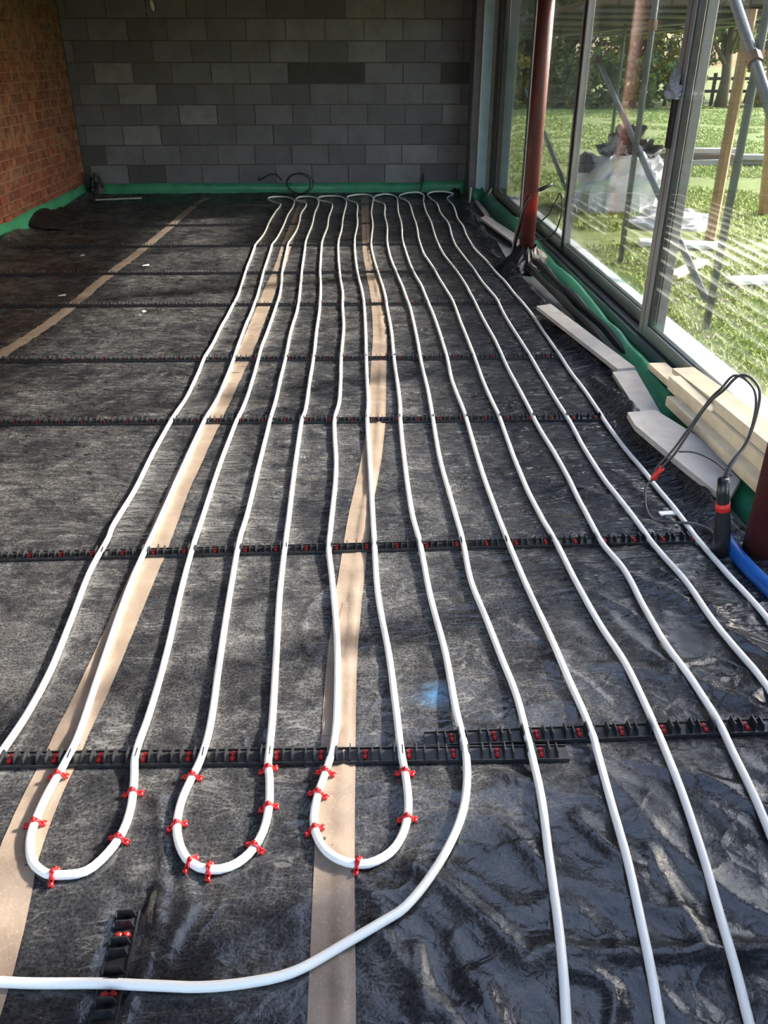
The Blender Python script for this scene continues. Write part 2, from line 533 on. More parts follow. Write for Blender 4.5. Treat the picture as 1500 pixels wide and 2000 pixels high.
# ---- left wall: old brick
wall_left = struct(MB().box((-3.3, -1.6, -0.15), (WL - 0.004, WB + 0.008, 2.46)).obj('wall_left', 'mortar'), 'left wall of weathered red brick')
def brick_mesh(l, seed):
    r = random.Random(seed)
    h, j, e = 0.086, 0.011, 0.006
    a, b, c, d = -l / 2 + j / 2, l / 2 - j / 2, -h / 2 + j / 2, h / 2 - j / 2
    q = lambda: r.uniform(-0.003, 0.003)
    ring0 = [(-0.02, a, c), (-0.02, b, c), (-0.02, b, d), (-0.02, a, d)]
    ring1 = [(0.002, a + q(), c + q()), (0.002, b + q(), c + q()), (0.002, b + q(), d + q()), (0.002, a + q(), d + q())]
    ring2 = [(0.007 + q(), a + e + q(), c + e + q()), (0.007 + q(), b - e + q(), c + e + q()), (0.007 + q(), b - e + q(), d - e + q()), (0.007 + q(), a + e + q(), d - e + q())]
    vs = ring0 + ring1 + ring2 + [(0.009 + q(), q(), q())]
    fs = []
    for s in (0, 4):
        fs += [(s + i, s + (i + 1) % 4, s + 4 + (i + 1) % 4, s + 4 + i) for i in range(4)]
    fs += [(8 + i, 8 + (i + 1) % 4, 12) for i in range(4)]
    return vs, fs
LB = 0.225
brick_protos = {}
for kind, l in (('s', LB), ('h', LB / 2)):
    for i in range(5):
        v, f = brick_mesh(l, i * 7 + (l < 0.2))
        brick_protos[kind, i] = (v, f, MB().add(v, f).mesh('brick', 'brick'))
bricks = []
for r in range(0, 28):
    z = 0.06 + 0.086 * r
    kind = 'h' if r % 4 == 2 else 's'
    l = LB if kind == 's' else LB / 2
    y = WB - (l / 2 if r % 2 else 0) - random.uniform(0, 0.01)
    while y > 5.2:
        bricks.append((kind, random.randrange(5), WL + random.uniform(-0.006, 0.006), y - l / 2, z))
        y -= l
def seen(b):        # the stretch of wall that the photograph shows
    return b[3] > 7.55 + max(0, b[4] - 0.12) * 0.62 and b[4] < 2.0
vis = sorted([b for b in bricks if seen(b)], key=lambda b: (b[0] == 'h', b[3]))
rest = [b for b in bricks if not seen(b)] + vis[300:]
for kind, i, x, y, z in vis[:300]:
    o = link('brick', brick_protos[kind, i][2], wall_left)
    o.location = (x, y, z)
rb = MB()
for kind, i, x, y, z in rest:
    v, f, _ = brick_protos[kind, i]
    rb.add([(p[0] + x, p[1] + y, p[2] + z) for p in v], f)
o = rb.obj('brickwork', 'brick', wall_left)
o['kind'] = 'stuff'

# ---- pier at the end of the glazing
wall_right = struct(MB().box((1.352, 10.0, -0.15), (1.432, WB + 0.02, 2.46)).obj('wall_right', 'block'), 'narrow concrete block pier beside the glazing')
MB().box((1.446, 9.98, 0.03), (1.540, WB + 0.02, 2.46)).obj('insulation_strip', 'blue', wall_right)
MB().box((1.432, 9.975, 0.03), (1.446, WB + 0.02, 2.46)).obj('white_edge_strip', 'white', wall_right)
MB().box((1.540, 9.965, 0.0), (1.74, WB + 0.2, 2.46)).obj('reveal_board', 'board', wall_right)
MB().box((1.575, 1.49, 2.06), (1.75, 9.96, 2.46)).obj('lintel', 'mortar_grey', wall_right)

# ---- glazing: outer frame and sliding sashes
trim_1 = struct(MB().box((1.585, 1.49, -0.03), (1.745, 9.96, 0.062), 0.004).obj('trim_1', 'alu'), 'grey aluminium sill track of the sliding doors')
for xx in (1.605, 1.665, 1.725):
    MB().box((xx - 0.004, 1.49, 0.06), (xx + 0.004, 9.92, 0.078)).obj('track_rib', 'aludark', trim_1)
MB().box((1.578, 9.72, 0.06), (1.745, 9.96, 2.06)).obj('jamb', 'aludark', trim_1)
MB().box((1.588, 9.93, 0.06), (1.60, 9.962, 2.06)).obj('jamb_edge', 'alu', trim_1)
MB().box((1.585, 1.49, 2.01), (1.745, 9.96, 2.06)).obj('head_frame', 'alu', trim_1)
MB().box((1.575, 1.49, -0.15), (1.80, 9.96, -0.03)).obj('plinth', 'concrete', trim_1)
MB().box((1.745, 1.49, -0.03), (1.93, 9.96, 0.035), 0.006).obj('outer_cill', 'tarp', trim_1)

def sash(n, y0, y1, xi, label, lw=0.075, rw=0.075):
    """y0 near end, y1 far end; xi room-side face"""
    xo = xi + 0.050
    root = link('window_%d' % n, None)
    root.location = (xi, (y0 + y1) / 2, 0.078)
    struct(root, label)
    ox, oy, oz = root.location
    def part(name, lo, hi, mat, ch=0.003):
        return MB().box((lo[0] - ox, lo[1] - oy, lo[2] - oz), (hi[0] - ox, hi[1] - oy, hi[2] - oz), ch).obj(name, mat, root)
    part('stile', (xi, y0, 0.078), (xo, y0 + lw, 2.01), 'alu')
    part('stile', (xi, y1 - rw, 0.078), (xo, y1, 2.01), 'alu')
    part('bottom_rail', (xi, y0 + lw, 0.078), (xo, y1 - rw, 0.140), 'alu')
    part('top_rail', (xi, y0 + lw, 1.95), (xo, y1 - rw, 2.01), 'alu')
    g0, g1 = y0 + lw, y1 - rw
    part('gasket', (xi + 0.008, g0 - 0.002, 0.138), (xi + 0.042, g0 + 0.012, 1.952), 'gasket', 0)
    part('gasket', (xi + 0.008, g1 - 0.012, 0.138), (xi + 0.042, g1 + 0.002, 1.952), 'gasket', 0)
    part('gasket', (xi + 0.014, g0, 0.138), (xi + 0.036, g1, 0.146), 'gasket', 0)
    part('groove', (xi - 0.001, y0 + lw * 0.55, 0.09), (xi + 0.002, y0 + lw * 0.6, 1.99), 'gasket', 0)
    part('groove', (xi - 0.001, y1 - rw * 0.6, 0.09), (xi + 0.002, y1 - rw * 0.55, 1.99), 'gasket', 0)
    part('pane', (xi + 0.013, g0 + 0.002, 0.143), (xi + 0.019, g1 - 0.002, 1.951), 'glass', 0)
    part('pane', (xi + 0.031, g0 + 0.002, 0.143), (xi + 0.037, g1 - 0.002, 1.951), 'glass', 0)
    return root
sash(1, 8.12, 9.74, 1.605, 'grey framed glass sash nearest the back wall')
sash(2, 6.62, 8.22, 1.670, 'narrow glass sash just right of the distant red post')
sash(3, 4.40, 6.72, 1.670, 'wide glass sash in front of the white heap outside', 0.09)
window_4 = sash(4, 1.50, 4.49, 1.605, 'glass sash with black handle, nearest the camera', 0.08, 0.115)
struct(MB().box((1.575, -1.6, -0.15), (1.80, 1.49, 2.46)).obj('wall_right', 'block'), 'solid wall beside the camera')
h = MB().box((-0.022, 1.42, 0.95), (0.0, 1.46, 1.20), 0.006)
h.obj('handle', 'black', window_4)

# ================================================================== THE FLOOR SHEET
RAILS = [  # x0, y0, x1, y1, phase, pitch, one-by-one clips
    (-2.40, 1.453, 0.484, 1.392, -0.067, 0.0514, True),
    (0.153, 1.447, 1.30, 1.466, 0.243, 0.0514, True),
    (-1.85, 2.312, 1.135, 2.344, -0.093, 0.050, True),
    (-2.40, 3.470, 1.130, 3.408, -0.087, 0.050, True),
    (-2.90, 4.345, 1.110, 4.270, -0.068, 0.050, True),
    (-2.95, 5.450, 1.105, 5.390, -0.067, 0.050, False),
    (-2.95, 6.345, 1.085, 6.320, -0.093, 0.050, False),
    (-2.93, 7.345, 1.045, 7.370, -0.113, 0.050, False),
    (-2.90, 8.330, 1.020, 8.430, -0.088, 0.050, False),
    (-2.85, 9.595, 1.090, 9.570, -0.060, 0.050, False),
]
# long creases of the sheet: (points, height, half width)
CREASES = [
    ([(0.33, 0.905), (0.45, 0.893), (0.60, 0.885), (0.95, 0.872)], 0.016, 0.020),
    ([(0.361, 0.866), (0.405, 0.852), (0.432, 0.832), (0.425, 0.80), (0.40, 0.74)], 0.012, 0.011),
    ([(0.10, 1.10), (0.172, 1.040), (0.24, 0.955), (0.293, 0.885)], 0.014, 0.026),
    ([(0.585, 1.11), (0.60, 1.00), (0.612, 0.905)], 0.011, 0.016),
    ([(0.02, 0.98), (0.05, 0.92), (0.085, 0.86), (0.10, 0.80)], 0.013, 0.014),
    ([(0.09, 0.92), (0.105, 0.84), (0.15, 0.77)], 0.012, 0.012),
    ([(-0.093, 2.098), (-0.145, 2.01), (-0.163, 1.90), (-0.150, 1.82), (-0.12, 1.76)], 0.007, 0.009),
    ([(0.72, 2.02), (0.80, 1.93), (0.85, 1.82)], 0.010, 0.014),
    ([(0.80, 2.20), (0.88, 2.07), (0.98, 1.98)], 0.011, 0.014),
    ([(0.95, 2.15), (1.02, 1.98), (1.06, 1.86)], 0.012, 0.012),
    ([(0.42, 1.90), (0.52, 1.80), (0.54, 1.70)], 0.008, 0.012),
    ([(0.50, 1.72), (0.58, 1.64), (0.62, 1.56)], 0.008, 0.011),
    ([(0.66, 1.70), (0.78, 1.66), (0.94, 1.71)], 0.008, 0.012),
    ([(0.30, 1.34), (0.42, 1.27), (0.52, 1.25)], 0.008, 0.014),
    ([(0.45, 1.20), (0.50, 1.12), (0.56, 1.07)], 0.008, 0.012),
    ([(0.62, 1.36), (0.74, 1.30), (0.86, 1.26)], 0.009, 0.014),
    ([(-0.45, 1.30), (-0.40, 1.12), (-0.385, 0.95), (-0.42, 0.78)], 0.010, 0.012),
    ([(-0.37, 1.16), (-0.33, 1.02), (-0.36, 0.92)], 0.008, 0.012),
    ([(-0.08, 1.17), (0.00, 1.06), (0.07, 0.98)], 0.008, 0.014),
    ([(1.02, 1.36), (1.10, 1.22), (1.14, 1.08)], 0.012, 0.016),
]
def seg_dist(x, y, a, b):
    ax, ay = a; bx, by = b
    dx, dy = bx - ax, by - ay
    t = np.clip(((x - ax) * dx + (y - ay) * dy) / (dx * dx + dy * dy), 0, 1)
    return np.hypot(x - ax - t * dx, y - ay - t * dy)
def sheet_edge(y):
    return np.interp(y, [0, 1.75, 2.05, 2.4, 2.85, 3.6, 4.76, 6.3, 7.4, 9.6, 10.4], [1.56, 1.56, 1.50, 1.30, 1.26, 1.29, 1.32, 1.225, 1.24, 1.26, 1.28]) + 0.012 * np.sin(y * 5.0)
def sheet_h(x, y):
    x = np.asarray(x, float); y = np.asarray(y, float)
    far = np.clip((y - 2.6) / 1.6, 0, 1)
    side = np.clip((x - 0.45) / 0.5, 0, 1) * np.clip((3.2 - y) / 0.8, 0, 1)
    near = 1 - far
    wx = x + 0.08 * fbm(x * 3 + 4, y * 3, 2); wy = y + 0.08 * fbm(x * 3, y * 3 + 8, 2)
    z = far * (0.0085 * ridge(wx * 1.8, wy * 7.5, 2) + 0.0055 * ridge(wx * 3.5 + 7, wy * 18, 2))
    qx = x + 0.16 * fbm(x * 2.2 + 9, y * 2.2, 3); qy = y + 0.16 * fbm(x * 2.2, y * 2.2 + 5, 3)
    u = (qx - qy) * 0.707; v = (qx + qy) * 0.707                  # folds run mostly away to the right
    ca, fa = creases(u * 1.5 + 4, v * 3.6, 6.0)
    cb, fb = creases(u * 5.0, v * 9.0 + 3, 6.0)
    mod = np.clip(vnoise(x * 2.5 + 3, y * 2.5) * 2 - 0.4, 0, 1)
    z = z + near * (0.0050 * ridge(wx * 2.6 + 3, wy * 4.0, 2) + 0.0050 * ca * mod + 0.0020 * cb * (1 - 0.6 * mod) + 0.0025 * fa)
    z = z + side * (0.012 * ca + 0.008 * fa + 0.004 * cb * mod + 0.010 * ridge(u * 2.0, v * 4.5, 2))
    low = np.clip((1.45 - y) / 0.25, 0, 1)
    z = z + low * (0.4 + 0.6 * np.clip((x + 0.1) / 0.4, 0, 1)) * (0.016 * ridge(u * 1.5 + 5, v * 3.6, 2) + 0.004 * ca + 0.003 * fb)
    m = np.ones_like(z)
    for x0, y0, x1, y1, *_ in RAILS:
        yr = y0 + (y1 - y0) * (x - x0) / (x1 - x0)
        on = ((x > x0 - 0.05) & (x < x1 + 0.05)) * 1.0
        m = m * (1 - 0.9 * on * np.exp(-(np.maximum(np.abs(y - yr) - 0.02, 0) / 0.04) ** 2))
    m = m * (1 - 0.9 * np.exp(-(np.maximum(np.abs(x + 0.445) - 0.02, 0) / 0.02) ** 2) * (y < 1.07))
    z = z * m
    for pts, hh, w in CREASES:
        xs = [p[0] for p in pts]; ys = [p[1] for p in pts]
        sel = (x > min(xs) - 0.1) & (x < max(xs) + 0.1) & (y > min(ys) - 0.1) & (y < max(ys) + 0.1)
        if not sel.any():
            continue
        d = np.full(x.shape, 9.0)
        for a, b in zip(pts[:-1], pts[1:]):
            d = np.where(sel, np.minimum(d, seg_dist(x, y, a, b)), d)
        z = z + hh * np.exp(-(d / w) ** 1.5)
    # upturned and folded right-hand edge, bunched against the offcuts
    e = sheet_edge(y)
    u = x - (e - 0.14)
    k = np.clip(u / 0.10, 0, 1) * np.clip((y - 1.9) / 0.4, 0, 1)
    z = z + k * (0.016 + 0.055 * ridge(x * 9 + y * 1.2, y * 1.5 - x * 2, 2)) * (0.6 + 0.8 * vnoise(y * 2.2, x * 0))
    # left edge climbs the wall a little
    z = z + 0.075 * np.clip((-2.86 - x) / 0.14, 0, 1) ** 1.6 * (0.35 + 0.9 * vnoise(y * 1.7 + 3, y * 0))
    z = z + 0.03 * np.clip((y - 10.18) / 0.12, 0, 1) ** 1.5
    return z - 0.003

ys = np.concatenate([np.arange(0.25, 2.7, 0.0095), np.arange(2.7, 5.0, 0.013), np.arange(5.0, 10.30, 0.020)])
ncol = 430
s = np.linspace(0, 1, ncol)
Y, S = np.meshgrid(ys, s, indexing='ij')
X = -3.0 + S * (sheet_edge(Y) + 3.0)
Z = sheet_h(X, Y)
verts = np.stack([X, Y, Z], -1).reshape(-1, 3)
nr = len(ys)
ii = (np.arange(nr - 1)[:, None] * ncol + np.arange(ncol - 1)[None, :]).reshape(-1)
faces = np.stack([ii, ii + 1, ii + ncol + 1, ii + ncol], -1)
me = bpy.data.meshes.new('floor_sheet')
me.vertices.add(len(verts)); me.vertices.foreach_set('co', verts.astype(np.float32).reshape(-1))
me.loops.add(faces.size); me.loops.foreach_set('vertex_index', faces.reshape(-1).astype(np.int32))
me.polygons.add(len(faces)); me.polygons.foreach_set('loop_start', np.arange(0, faces.size, 4, dtype=np.int32))
me.polygons.foreach_set('use_smooth', np.ones(len(faces), bool))
me.update(calc_edges=True)
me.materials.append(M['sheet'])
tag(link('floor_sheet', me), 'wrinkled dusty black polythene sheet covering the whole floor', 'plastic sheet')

# ---- brown tapes on the sheet
def ribbon(name, pts, width, mat, lift=0.0016, n=7, fold=0.0, jit=0.004, step=0.018):
    c = crom([(x, y, 0) for x, y in pts], step)
    mb = MB()
    N = len(c)
    L = []
    for i in range(N):
        d = c[min(i + 1, N - 1)] - c[max(i - 1, 0)]
        d /= np.linalg.norm(d)
        nv = np.array([d[1], -d[0], 0])
        wl_ = width / 2 * (1 + jit * 10 * (vnoise(np.array(c[i][1] * 6.0), np.array(1.5)) - 0.5))
        for k in range(n):
            L.append(c[i] + nv * wl_ * (2 * k / (n - 1) - 1))
    L = np.array(L)
    zz = sheet_h(L[:, 0], L[:, 1]) + lift
    if fold:
        kk = np.tile(np.arange(n), N)
        zz = zz + fold * (kk == n // 2 - 1) * (0.3 + vnoise(L[:, 1] * 4, L[:, 0] * 0))
    L[:, 2] = zz
    fs = [(i * n + k, i * n + k + 1, (i + 1) * n + k + 1, (i + 1) * n + k) for i in range(N - 1) for k in range(n - 1)]
    return mb.add(L.tolist(), fs).obj(name, mat, None, True)
TAPE1 = [(-1.97, 4.15), (-1.932, 4.418), (-1.855, 5.058), (-1.824, 6.141), (-1.759, 7.63), (-1.708, 9.70), (-1.64, 10.17)]
TAPE2 = [(-0.538, 10.0), (-0.541, 9.606), (-0.551, 8.345), (-0.561, 7.358), (-0.560, 6.388), (-0.575, 5.91), (-0.581, 5.364), (-0.60, 4.411), (-0.625, 3.783), (-0.643, 3.404), (-0.668, 2.808), (-0.671, 2.329), (-0.680, 1.938), (-0.689, 1.597), (-0.702, 1.394), (-0.705, 1.196), (-0.684, 1.031), (-0.669, 0.91), (-0.65, 0.6)]
TAPE3 = [(0.167, 10.17), (0.144, 8.319), (0.134, 7.117), (0.146, 6.361), (0.162, 5.736), (0.164, 5.335), (0.155, 4.665), (0.135, 4.252), (0.116, 3.825), (0.097, 3.435), (0.063, 3.007), (0.023, 2.658), (-0.004, 2.368), (-0.014, 2.241), (-0.034, 1.963), (-0.047, 1.732), (-0.052, 1.536), (-0.054, 1.401), (-0.057, 1.224), (-0.058, 1.04), (-0.058, 0.797), (-0.06, 0.5)]
tag(ribbon('joint_tape', TAPE1, 0.080, 'tape'), 'brown tape strip crossing the empty left side of the sheet', 'tape', 'brown tape on sheet joints')
tag(ribbon('joint_tape', TAPE2, 0.085, 'tape'), 'brown tape strip under the second pipe from the left', 'tape', 'brown tape on sheet joints')
tag(ribbon('joint_tape', TAPE3, 0.082, 'tape', fold=0.007), 'creased brown tape strip down the middle, under the rightmost U-bend', 'tape', 'brown tape on sheet joints')
tag(ribbon('joint_tape', [(-0.028, 2.02), (-0.058, 1.80), (-0.068, 1.60), (-0.075, 1.47)], 0.035, 'tape', lift=0.003), 'narrow darker tape overlapping the middle tape', 'tape', 'brown tape on sheet joints')

# ================================================================== CLIP RAILS
def fin(mb, x, t=0.0028, h=0.023, w0=0.019, w1=0.014, lean=0.0, z0=0.004):
    vs = []
    for dx in (-t / 2, t / 2):
        vs += [(x + dx, -w0, z0), (x + dx, w0, z0), (x + dx + lean, w1, z0 + h), (x + dx + lean, -w1, z0 + h)]
    mb.add(vs, [(3, 2, 1, 0), (4, 5, 6, 7), (0, 1, 5, 4), (1, 2, 6, 5), (2, 3, 7, 6), (3, 0, 4, 7)])
def clip_geo():
    mb = MB()
    fin(mb, -0.0110, lean=0.0016, h=0.025)
    fin(mb, 0.0110, lean=-0.0012, h=0.020)
    mb.box((-0.0096, -0.017, 0.004), (0.0096, 0.017, 0.0056))
    return mb
def barb_geo():
    mb = MB()
    for cy in (-0.0068, 0.0068):
        vs = []
        for zz, rr in ((0.004, 0.0066), (0.010, 0.0056), (0.0115, 0.0035)):
            vs += [(rr * math.cos(a), cy + rr * math.sin(a), zz) for a in [2 * PI * k / 7 for k in range(7)]]
        fs = [(j * 7 + k, j * 7 + (k + 1) % 7, (j + 1) * 7 + (k + 1) % 7, (j + 1) * 7 + k) for j in range(2) for k in range(7)] + [tuple(14 + k for k in range(7))]
        mb.add(vs, fs)
    mb.box((-0.003, -0.014, 0.004), (0.003, 0.014, 0.0085))
    return mb
clip_me = clip_geo().mesh('clip', 'rail')
barb_me = barb_geo().mesh('red_barb', 'darkred')
def rail(label, x0, y0, x1, y1, phase, pitch, single, first_barb=0):
    L = math.hypot(x1 - x0, y1 - y0)
    ang = math.atan2(y1 - y0, x1 - x0)
    root = thing('clip_rail', label, 'clip rail', (x0, y0, 0.0), 'black pipe clip rails', ang)
    mb = MB()
    mb.box((0, -0.023, -0.001), (L, 0.023, 0.004))
    mb.box((0, -0.023, 0.004), (L, -0.0205, 0.0085))
    mb.box((0, 0.0205, 0.004), (L, 0.023, 0.0085))
    mb.obj('rail_base', 'rail', root)
    if abs(ang) > 1:
        ks = [0.022 + pitch * i for i in range(int((L - 0.03) / pitch) + 1)]
    else:
        k0 = math.ceil((x0 + 0.014 - phase) / pitch); k1 = math.floor((x1 - 0.014 - phase) / pitch)
        ks = [(phase + pitch * k - x0) / math.cos(ang) for k in range(k0, k1 + 1)]
    if single:
        for i, sx in enumerate(ks):
            link('clip', clip_me, root).location = (sx, 0, 0)
            if (i + first_barb) % 2 == 0 and sx + pitch / 2 < L:
                link('red_barb', barb_me, root).location = (sx + pitch / 2, 0, 0)
    else:
        g = clip_geo(); mb = MB()
        for sx in ks:
            mb.add([(p[0] + sx, p[1], p[2]) for p in g.v], g.f)
        o = mb.obj('clip_row', 'rail', root); o['kind'] = 'stuff'
        b = barb_geo(); mb = MB()
        for sx in ks[::2]:
            mb.add([(p[0] + sx + pitch / 2, p[1], p[2]) for p in b.v], b.f)
        o = mb.obj('red_barb_row', 'darkred', root); o['kind'] = 'stuff'
    return root
RL = ['nearest long black clip rail, just above the three U-bends',
      'short overlapping black clip rail at the right, beside the nearest long rail',
      'second long black clip rail counted from the front, ending near the cable sleeve',
      'third long black clip rail counted from the front, by the pale boards',
      'fourth long black clip rail from the front, ending near the grey offcuts',
      'fifth long black clip rail from the front',
      'sixth long black clip rail from the front, level with the far red post',
      'seventh long black clip rail from the front',
      'second black clip rail counted from the back wall',
      'black clip rail closest to the back wall, by the pipe returns']
for lab, r in zip(RL, RAILS):
    rail(lab, *r)
rail('short black clip rail running towards the camera at bottom left', -0.449, 1.018, -0.436, 0.53, 0, 0.055, True, 0)

# traced runs of the pipes on the floor (metres)
PIPE_A=[(-0.837,1.429,0.018),(-0.822,1.55,0.018),(-0.817,1.723,0.018),(-0.828,1.954,0.018),(-0.842,2.197,0.018),(-0.837,2.404,0.018),(-0.843,2.49,0.018),(-0.83,2.759,0.018),(-0.828,3.096,0.018),(-0.817,3.426,0.018),(-0.812,3.523,0.018),(-0.8,3.756,0.018),(-0.798,4.049,0.018),(-0.802,4.277,0.018),(-0.794,4.528,0.018),(-0.791,4.889,0.018),(-0.781,5.304,0.018),(-0.779,5.617,0.018),(-0.793,6.057,0.018),(-0.806,6.455,0.018),(-0.825,7.189,0.018),(-0.827,7.386,0.018),(-0.8,7.883,0.018),(-0.803,8.532,0.018),(-0.79,9.087,0.018),(-0.771,9.566,0.018),(-0.835,9.677,0.018),(-0.928,9.906,0.018),(-0.938,10.022,0.018),(-0.85,10.098,0.018),(-0.735,10.054,0.018),(-0.65,9.895,0.018),(-0.626,9.489,0.018),(-0.649,8.889,0.018),(-0.65,8.355,0.018),(-0.661,7.778,0.018),(-0.683,7.358,0.018),(-0.68,7.058,0.018),(-0.669,6.449,0.018),(-0.66,6.052,0.018),(-0.646,5.639,0.018),(-0.643,5.299,0.018),(-0.647,4.971,0.018),(-0.648,4.598,0.018),(-0.643,4.271,0.018),(-0.645,3.951,0.018),(-0.653,3.644,0.018),(-0.669,3.421,0.018),(-0.681,3.09,0.018),(-0.689,2.676,0.018),(-0.693,2.398,0.018),(-0.699,2.157,0.018),(-0.693,1.905,0.018),(-0.682,1.669,0.018),(-0.673,1.472,0.018),(-0.681,1.377,0.018),(-0.691,1.302,0.018),(-0.693,1.228,0.018),(-0.686,1.181,0.018),(-0.663,1.128,0.018),(-0.626,1.098,0.018),(-0.595,1.094,0.018),(-0.55,1.102,0.018),(-0.518,1.144,0.018),(-0.5,1.197,0.018),(-0.498,1.261,0.018),(-0.509,1.339,0.018),(-0.523,1.414,0.018),(-0.521,1.539,0.018),(-0.524,1.789,0.018),(-0.538,2.1,0.018),(-0.543,2.393,0.018),(-0.542,2.67,0.018),(-0.539,3.04,0.018),(-0.526,3.415,0.018),(-0.517,3.536,0.018),(-0.51,3.829,0.018),(-0.51,4.198,0.018),(-0.513,4.517,0.018),(-0.505,4.836,0.018),(-0.498,5.294,0.018),(-0.495,5.472,0.018),(-0.501,5.804,0.018),(-0.526,6.306,0.018),(-0.544,7.053,0.018),(-0.548,7.443,0.018),(-0.515,7.974,0.018),(-0.509,8.406,0.018),(-0.519,9.012,0.018),(-0.487,9.484,0.018),(-0.519,9.702,0.018),(-0.611,9.818,0.018),(-0.623,9.933,0.018),(-0.567,10.087,0.018),(-0.472,10.083,0.018),(-0.391,9.963,0.018),(-0.357,9.622,0.018),(-0.378,8.942,0.018),(-0.377,8.345,0.018),(-0.402,7.576,0.018),(-0.395,7.131,0.018),(-0.383,6.438,0.018),(-0.366,5.799,0.018),(-0.356,5.288,0.018),(-0.369,4.706,0.018),(-0.366,4.295,0.018),(-0.37,3.971,0.018),(-0.372,3.659,0.018),(-0.378,3.41,0.018),(-0.384,2.925,0.018),(-0.388,2.538,0.018),(-0.394,2.387,0.018),(-0.387,2.045,0.018),(-0.374,1.719,0.018),(-0.364,1.491,0.018),(-0.37,1.389,0.018),(-0.38,1.343,0.018),(-0.392,1.274,0.018),(-0.39,1.208,0.018),(-0.374,1.154,0.018),(-0.345,1.112,0.018),(-0.306,1.095,0.018),(-0.265,1.102,0.018),(-0.231,1.133,0.018),(-0.208,1.185,0.018),(-0.201,1.249,0.018),(-0.206,1.327,0.018),(-0.213,1.373,0.018),(-0.215,1.506,0.018),(-0.224,1.738,0.018),(-0.237,2.072,0.018),(-0.239,2.381,0.018),(-0.24,2.874,0.018),(-0.237,3.404,0.018),(-0.226,3.525,0.018),(-0.222,3.935,0.018),(-0.216,4.324,0.018),(-0.217,4.783,0.018),(-0.214,5.283,0.018),(-0.224,5.852,0.018),(-0.241,6.295,0.018),(-0.255,7.042,0.018),(-0.256,7.57,0.018),(-0.229,8.174,0.018),(-0.226,8.749,0.018),(-0.202,9.473,0.018),(-0.239,9.655,0.018),(-0.353,9.846,0.018),(-0.369,10.001,0.018),(-0.302,10.117,0.018),(-0.154,10.111,0.018),(-0.064,9.911,0.018),(-0.052,9.538,0.018),(-0.081,8.743,0.018),(-0.092,8.062,0.018),(-0.115,7.472,0.018),(-0.108,6.796,0.018),(-0.09,6.157,0.018),(-0.068,5.673,0.018),(-0.066,5.277,0.018),(-0.057,4.861,0.018),(-0.068,4.283,0.018),(-0.068,3.959,0.018),(-0.073,3.621,0.018),(-0.091,3.399,0.018),(-0.078,2.923,0.018),(-0.091,2.433,0.018),(-0.094,2.31,0.018),(-0.08,2.133,0.018),(-0.061,1.825,0.018),(-0.058,1.543,0.018),(-0.065,1.422,0.018),(-0.081,1.345,0.018),(-0.096,1.284,0.018),(-0.103,1.221,0.018),(-0.096,1.173,0.018),(-0.072,1.127,0.018),(-0.032,1.1,0.018),(0.011,1.096,0.018),(0.055,1.122,0.018),(0.083,1.167,0.018),(0.099,1.23,0.018),(0.1,1.316,0.018),(0.093,1.401,0.018),(0.089,1.537,0.018),(0.08,1.765,0.018),(0.06,2.044,0.018),(0.057,2.39,0.018),(0.057,2.845,0.018),(0.055,3.393,0.018),(0.064,3.616,0.018),(0.065,3.924,0.018),(0.066,4.21,0.018),(0.072,4.69,0.018),(0.074,5.347,0.018),(0.066,5.724,0.018),(0.04,6.285,0.018),(0.026,7.031,0.018),(0.03,7.654,0.018),(0.06,8.328,0.018),(0.06,8.862,0.018),(0.071,9.462,0.018),(0.045,9.681,0.018),(-0.018,9.833,0.018),(-0.035,10.067,0.018),(0.078,10.18,0.024),(0.192,10.18,0.023),(0.253,10.016,0.018),(0.244,9.673,0.018),(0.21,8.984,0.018),(0.207,8.267,0.018),(0.175,7.554,0.018),(0.168,7.109,0.018),(0.185,6.488,0.018),(0.203,6.082,0.018),(0.221,5.606,0.018),(0.221,5.266,0.018),(0.225,4.766,0.018),(0.215,4.204,0.018),(0.215,3.888,0.018),(0.211,3.584,0.018),(0.202,3.387,0.018),(0.195,2.889,0.018),(0.197,2.538,0.018),(0.208,2.347,0.018),(0.217,2.038,0.018),(0.234,1.76,0.018),(0.237,1.531,0.018),(0.243,1.404,0.018),(0.237,1.318,0.018),(0.217,1.225,0.018),(0.181,1.141,0.018),(0.131,1.059,0.018),(0.077,0.994,0.018),(0.037,0.969,0.018),(-0.048,0.922,0.018),(-0.129,0.88,0.018),(-0.208,0.863,0.018),(-0.287,0.858,0.018),(-0.368,0.864,0.018),(-0.46,0.873,0.018),(-0.584,0.88,0.018),(-0.639,0.885,0.018),(-0.749,0.897,0.018),(-0.921,0.922,0.018)]
